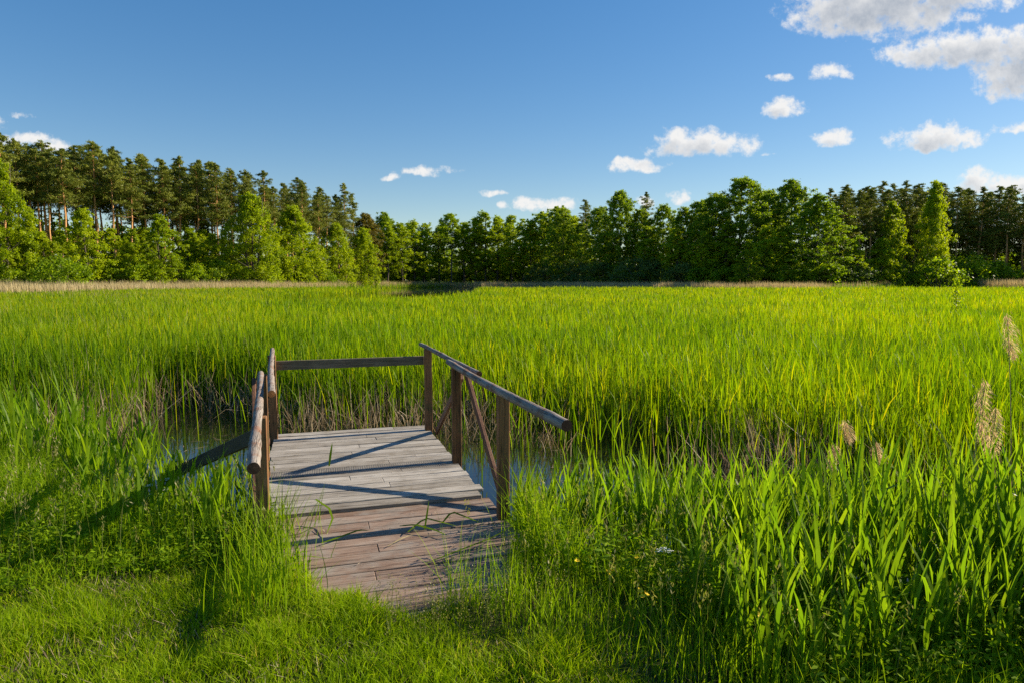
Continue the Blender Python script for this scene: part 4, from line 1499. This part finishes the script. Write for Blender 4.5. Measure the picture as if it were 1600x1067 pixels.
def dry_reed(px, D, ztop, label, plume=.30, lean=.12, az=0.0, group=None):
    X = (px - 800) / FPX * D
    z0 = max(float(ground_z(X, D)), -.1)
    H = ztop - z0
    root = empty('dry_reed', (X, D, z0))
    tag(root, label, 'dry reed', group)
    st = MB()
    n = 8
    t = np.linspace(0, 1, n)
    P = np.c_[math.cos(az) * lean * H * t ** 2, math.sin(az) * lean * H * t ** 2, H * t]
    tube(st, P, np.linspace(.0045, .002, n), 5, tone=.6, cap=False)
    st.build('stem', M['straw'], root)
    pm = MB()
    m = 300
    q = rng.uniform(0, 1, m)
    tt = 1 - q * plume / H
    c = np.c_[np.interp(tt, t, P[:, 0]), np.interp(tt, t, P[:, 1]), np.interp(tt, t, P[:, 2])]
    sp = .065 * np.sin(np.pi * np.clip(q * .9 + .08, 0, 1)) ** .7
    a = uni(0, 6.28, m)
    c += np.c_[np.cos(a) * sp * uni(0, 1, m) + .03 * q, np.sin(a) * sp * uni(0, 1, m), rng.normal(0, .012, m)]
    leaves(pm, c, uni(.03, .065, m), .0032, np.c_[np.cos(a) * .5 + .3, np.sin(a) * .5, -rng.uniform(.2, 1.2, m)], rng.normal(0, 1, (m, 3)))
    pm.build('plume', M['plume'], root)


def build_singles():
    global rng
    rng = np.random.default_rng(5)
    dry_reed(1528, 4.3, 1.40, 'tall dry reed with the biggest fluffy brown plume, at the right', .30, .05, 0)
    dry_reed(1548, 4.4, 1.20, 'dry reed with a thin plume just right of the biggest plume', .30, .06, 0)
    dry_reed(1602, 4.6, 1.80, 'tallest dry reed, its plume cut by the right edge of the picture', .28, .06, 3.1)
    dry_reed(1345, 5.4, .90, 'short dry reed with a small beige plume left of the big plumes', .16, .1, 2)
    dry_reed(1286, 5.6, .66, 'bent dry reed head low among the green reeds on the right', .18, .25, .3)
    dry_reed(1378, 5.1, .78, 'short dry reed standing between the small beige plume and the big plumes', .15, .1, 1)
    dry_reed(1588, 4.7, 1.02, 'low dry reed with ragged plume near the right edge', .22, .15, 2.4)

    # the sapling standing over the sedge
    root = empty('young_sapling', ((1493 - 800) / FPX * 23, 23, 0))
    tag(root, 'small leafy sapling sticking up out of the sedge on the right', 'sapling')
    st = MB(); tube(st, [(0, 0, -.2), (.04, 0, 1.0), (-.02, 0, 1.7), (0, 0, 2.1)], [.018, .013, .008, .004], 5)
    for k in range(12):
        z = .9 + .1 * k; a = k * 2.4
        tube(st, [(0, 0, z), (math.cos(a) * .2, math.sin(a) * .2, z + .16)], [.005, .002], 3, cap=False)
    st.build('stem', M['bark'], root)
    fo = MB(); m = 300
    z = rng.uniform(.8, 2.15, m); r = .30 * rng.uniform(.1, 1, m) * np.interp(z, [.8, 1.3, 2.1], [1, .9, .25]); a = uni(0, 6.28, m)
    leaves(fo, np.c_[r * np.cos(a), r * np.sin(a), z], .085, .05, rng.normal(0, 1, (m, 3)), rng.normal(0, 1, (m, 3)) + (0, 0, .5))
    fo.build('foliage', M['birch'], root)

    # yellow flowers
    def flower_mesh():
        pt = MB()
        for k in range(5):
            a = k * 1.2566
            c = np.array([[math.cos(a) * .010, math.sin(a) * .010, .003]])
            leaves(pt, c, .018, .015, np.array([[math.cos(a), math.sin(a), .45]]), np.array([[-.3 * math.cos(a), -.3 * math.sin(a), 1.0]]))
        return pt.mesh('petals')
    fm = flower_mesh(); fm.materials.append(M['yellow'])
    spots = [(452, 893, .42, 'yellow flower at the left edge of the gangway boards', None), (440, 905, .36, 'lower yellow flower at the left edge of the gangway, beside the brighter one', None)]
    for q in ((1000, 882), (985, 886), (962, 904), (955, 908), (1012, 948), (1018, 944), (926, 884), (1210, 974), (1216, 992), (1266, 972), (1262, 980), (1512, 1004), (905, 888), (1200, 978), (1008, 938)):
        spots.append((*q, .50 + random.uniform(-.03, .04), 'small yellow flower among the leafy weeds on the right bank', 'yellow flowers on the right bank'))
    sm = {}
    for (px, py, zt, lab, grp) in spots:
        X, Y = at_ground(px, py, zt)
        z0 = float(ground_z(X, Y))
        root = empty('yellow_flower', (X, Y, z0), random.uniform(0, 6))
        tag(root, lab, 'flower', grp)
        s = MB(); tube(s, [(0, 0, 0), (.008, 0, (zt - z0) * .5), (0, 0, zt - z0)], [.0018, .0015, .0012], 4, cap=False)
        s.build('stem', M['herb'], root)
        o = link('petals', fm, None, root); o.location = (0, 0, zt - z0); o.rotation_euler = (random.uniform(-.6, .6) + .3, random.uniform(-.4, .4), 0)
    # white umbels
    for (px, py, zt, lab) in ((1045, 868, .62, 'white flower umbel on a thin stem among the reeds right of the jetty'), (248, 752, .52, 'white flower umbel in the tall grass left of the sloping plank'),
                              (222, 762, .48, 'smaller white flower umbel left of the other one in the tall grass'), (242, 768, .42, 'ragged low white flower umbel under the two others on the left')):
        X, Y = at_ground(px, py, zt)
        z0 = float(ground_z(X, Y))
        root = empty('white_umbel', (X, Y, z0)); tag(root, lab, 'flower')
        s = MB(); tube(s, [(0, 0, 0), (.01, 0, (zt - z0) * .6), (0, 0, zt - z0 - .03)], [.003, .0025, .002], 4, cap=False)
        fl = MB()
        for k in range(14):
            a = k * 2.4; r = .011 * math.sqrt(k)
            e = np.array((math.cos(a) * r, math.sin(a) * r, zt - z0 - r * .2))
            tube(s, [(0, 0, zt - z0 - .03), e], [.0012, .0009], 3, cap=False)
            m = 9
            leaves(fl, e + np.c_[rng.normal(0, .005, (m, 2)), rng.uniform(0, .003, m)], .0065, .006, np.c_[rng.normal(0, 1, (m, 2)), np.zeros(m)], np.c_[rng.normal(0, .3, (m, 2)), np.ones(m)])
        s.build('stem', M['herb'], root); fl.build('flower_head', M['white'], root)

    # torn reed leaves lying on the boards
    def strip(pts, w, mat, label, cat='leaf'):
        pts = np.array(pts, float)
        n = len(pts)
        o = pts[0].copy()
        P = pts - o
        ts = np.linspace(0, 1, 9); src = np.linspace(0, 1, n)
        C = np.c_[np.interp(ts, src, P[:, 0]), np.interp(ts, src, P[:, 1]), np.interp(ts, src, P[:, 2])]
        d = unit(np.gradient(C, axis=0))
        sd = unit(np.cross(d, np.array([.25, -.4, 1.0])))
        ww = w * .5 * np.sin(np.pi * np.clip(.12 + .88 * ts, 0, 1)) ** .7 + .0006
        V = np.stack((C - sd * ww[:, None], C + sd * ww[:, None] + (0, 0, .002)), 1).reshape(-1, 3)
        q = [(2 * i, 2 * i + 1, 2 * i + 3, 2 * i + 2) for i in range(8)]
        mb = MB().add(V, q, None, random.uniform(.4, .7))
        ob = mb.build('fallen_leaf', mat)
        ob.location = o
        tag(ob, label, cat)
    Z = DECK + .006

    def W(u, v, z):
        x, y = from_uv(u, v); return (x, y, z)
    strip([W(.20, 6.36, Z), W(.215, 6.38, Z + .10), W(.235, 6.40, Z + .21)], .020, M['reed'], 'single green reed leaf standing upright from the grey boards')
    zg = .315
    strip([W(.02, 5.10, zg + .10), W(.06, 5.06, zg + .15), W(.15, 4.98, zg + .10), W(.17, 4.90, zg + .05), W(.12, 4.72, zg + .004)], .018, M['reed'], 'folded green reed leaf arching over the step between the boards')
    strip([W(.08, 4.58, zg), W(.2, 4.64, zg + .004), W(.34, 4.72, zg + .012), W(.42, 4.70, zg + .002)], .016, M['reed'], 'flat dark green reed leaf lying on the middle of the gangway')
    strip([W(.62, 4.72, zg + .01), W(.72, 4.66, zg + .03), W(.84, 4.56, zg + .015), W(.92, 4.44, zg + .002)], .020, M['reed'], 'broad green reed leaf in the torn heap on the right of the gangway')
    strip([W(.66, 4.60, zg + .004), W(.80, 4.72, zg + .05), W(.93, 4.66, zg + .02), W(1.02, 4.60, zg + .004)], .016, M['reed'], 'curved green reed leaf arching over the torn heap on the gangway')
    strip([W(.78, 4.62, zg), W(.80, 4.64, zg + .09), W(.82, 4.66, zg + .19)], .012, M['reed'], 'thin green shoot standing upright in the torn heap on the gangway')
    strip([W(.92, 4.70, zg + .004), W(1.0, 4.74, zg + .07), W(1.12, 4.66, zg + .03), W(1.2, 4.60, zg + .004)], .018, M['reed'], 'green reed leaf at the right end of the torn heap on the gangway')
    strip([W(.50, 4.42, zg - .01), W(.60, 4.49, zg + .006), W(.70, 4.56, zg + .002)], .010, M['pale_straw'], 'dry straw coloured blade left of the torn heap on the gangway')
    strip([W(-.10, 4.86, zg), W(-.09, 4.95, zg + .02), W(-.06, 5.05, zg + .05)], .010, M['pale_straw'], 'dry straw blade lying on the left of the gangway')
    strip([W(.05, 4.86, zg), W(.10, 4.80, zg + .012), W(.14, 4.70, zg + .002)], .009, M['straw'], 'short brown dry blade beside the folded green leaf')
    strip([W(.70, 4.1, zg - .02), W(.95, 4.18, zg + .01), W(1.2, 4.30, zg + .02), W(1.42, 4.36, zg + .10)], .012, M['reed'], 'long green blade bent down over the right side of the gangway')
    strip([W(-.22, 4.60, zg + .05), W(-.05, 4.66, zg + .05), W(.05, 4.72, zg + .07)], .008, M['tall'], 'thin green stalk leaning over the left side of the gangway')
    strip([W(-.18, 4.36, zg + .02), W(0, 4.33, zg + .02), W(.14, 4.28, zg + .004)], .008, M['tall'], 'thin dark stalk lying across the left side of the gangway')


build_singles()


def board_litter():
    global rng
    rng = np.random.default_rng(9)
    mb = MB()
    n = 90
    u = rng.uniform(-.2, 1.35, n); v = np.where(rng.uniform(0, 1, n) < .75, rng.uniform(3.7, 5.1, n), rng.uniform(5.2, 7.6, n))
    z = np.where(v < 5.14, .262 + .052 * (v - 3.42) / 1.75 + .012, DECK + .007)
    X, Y = from_uv(u, v)
    a = uni(0, 6.28, n)
    leaves(mb, np.c_[X, Y, z], uni(.015, .075, n), uni(.003, .007, n), np.c_[np.cos(a), np.sin(a), np.zeros(n)], np.c_[rng.normal(0, .2, (n, 2)), np.ones(n)])
    tag(mb.build('straw_litter', M['straw']), 'scraps of dry straw scattered over the boards', 'litter', kind='stuff')


board_litter()
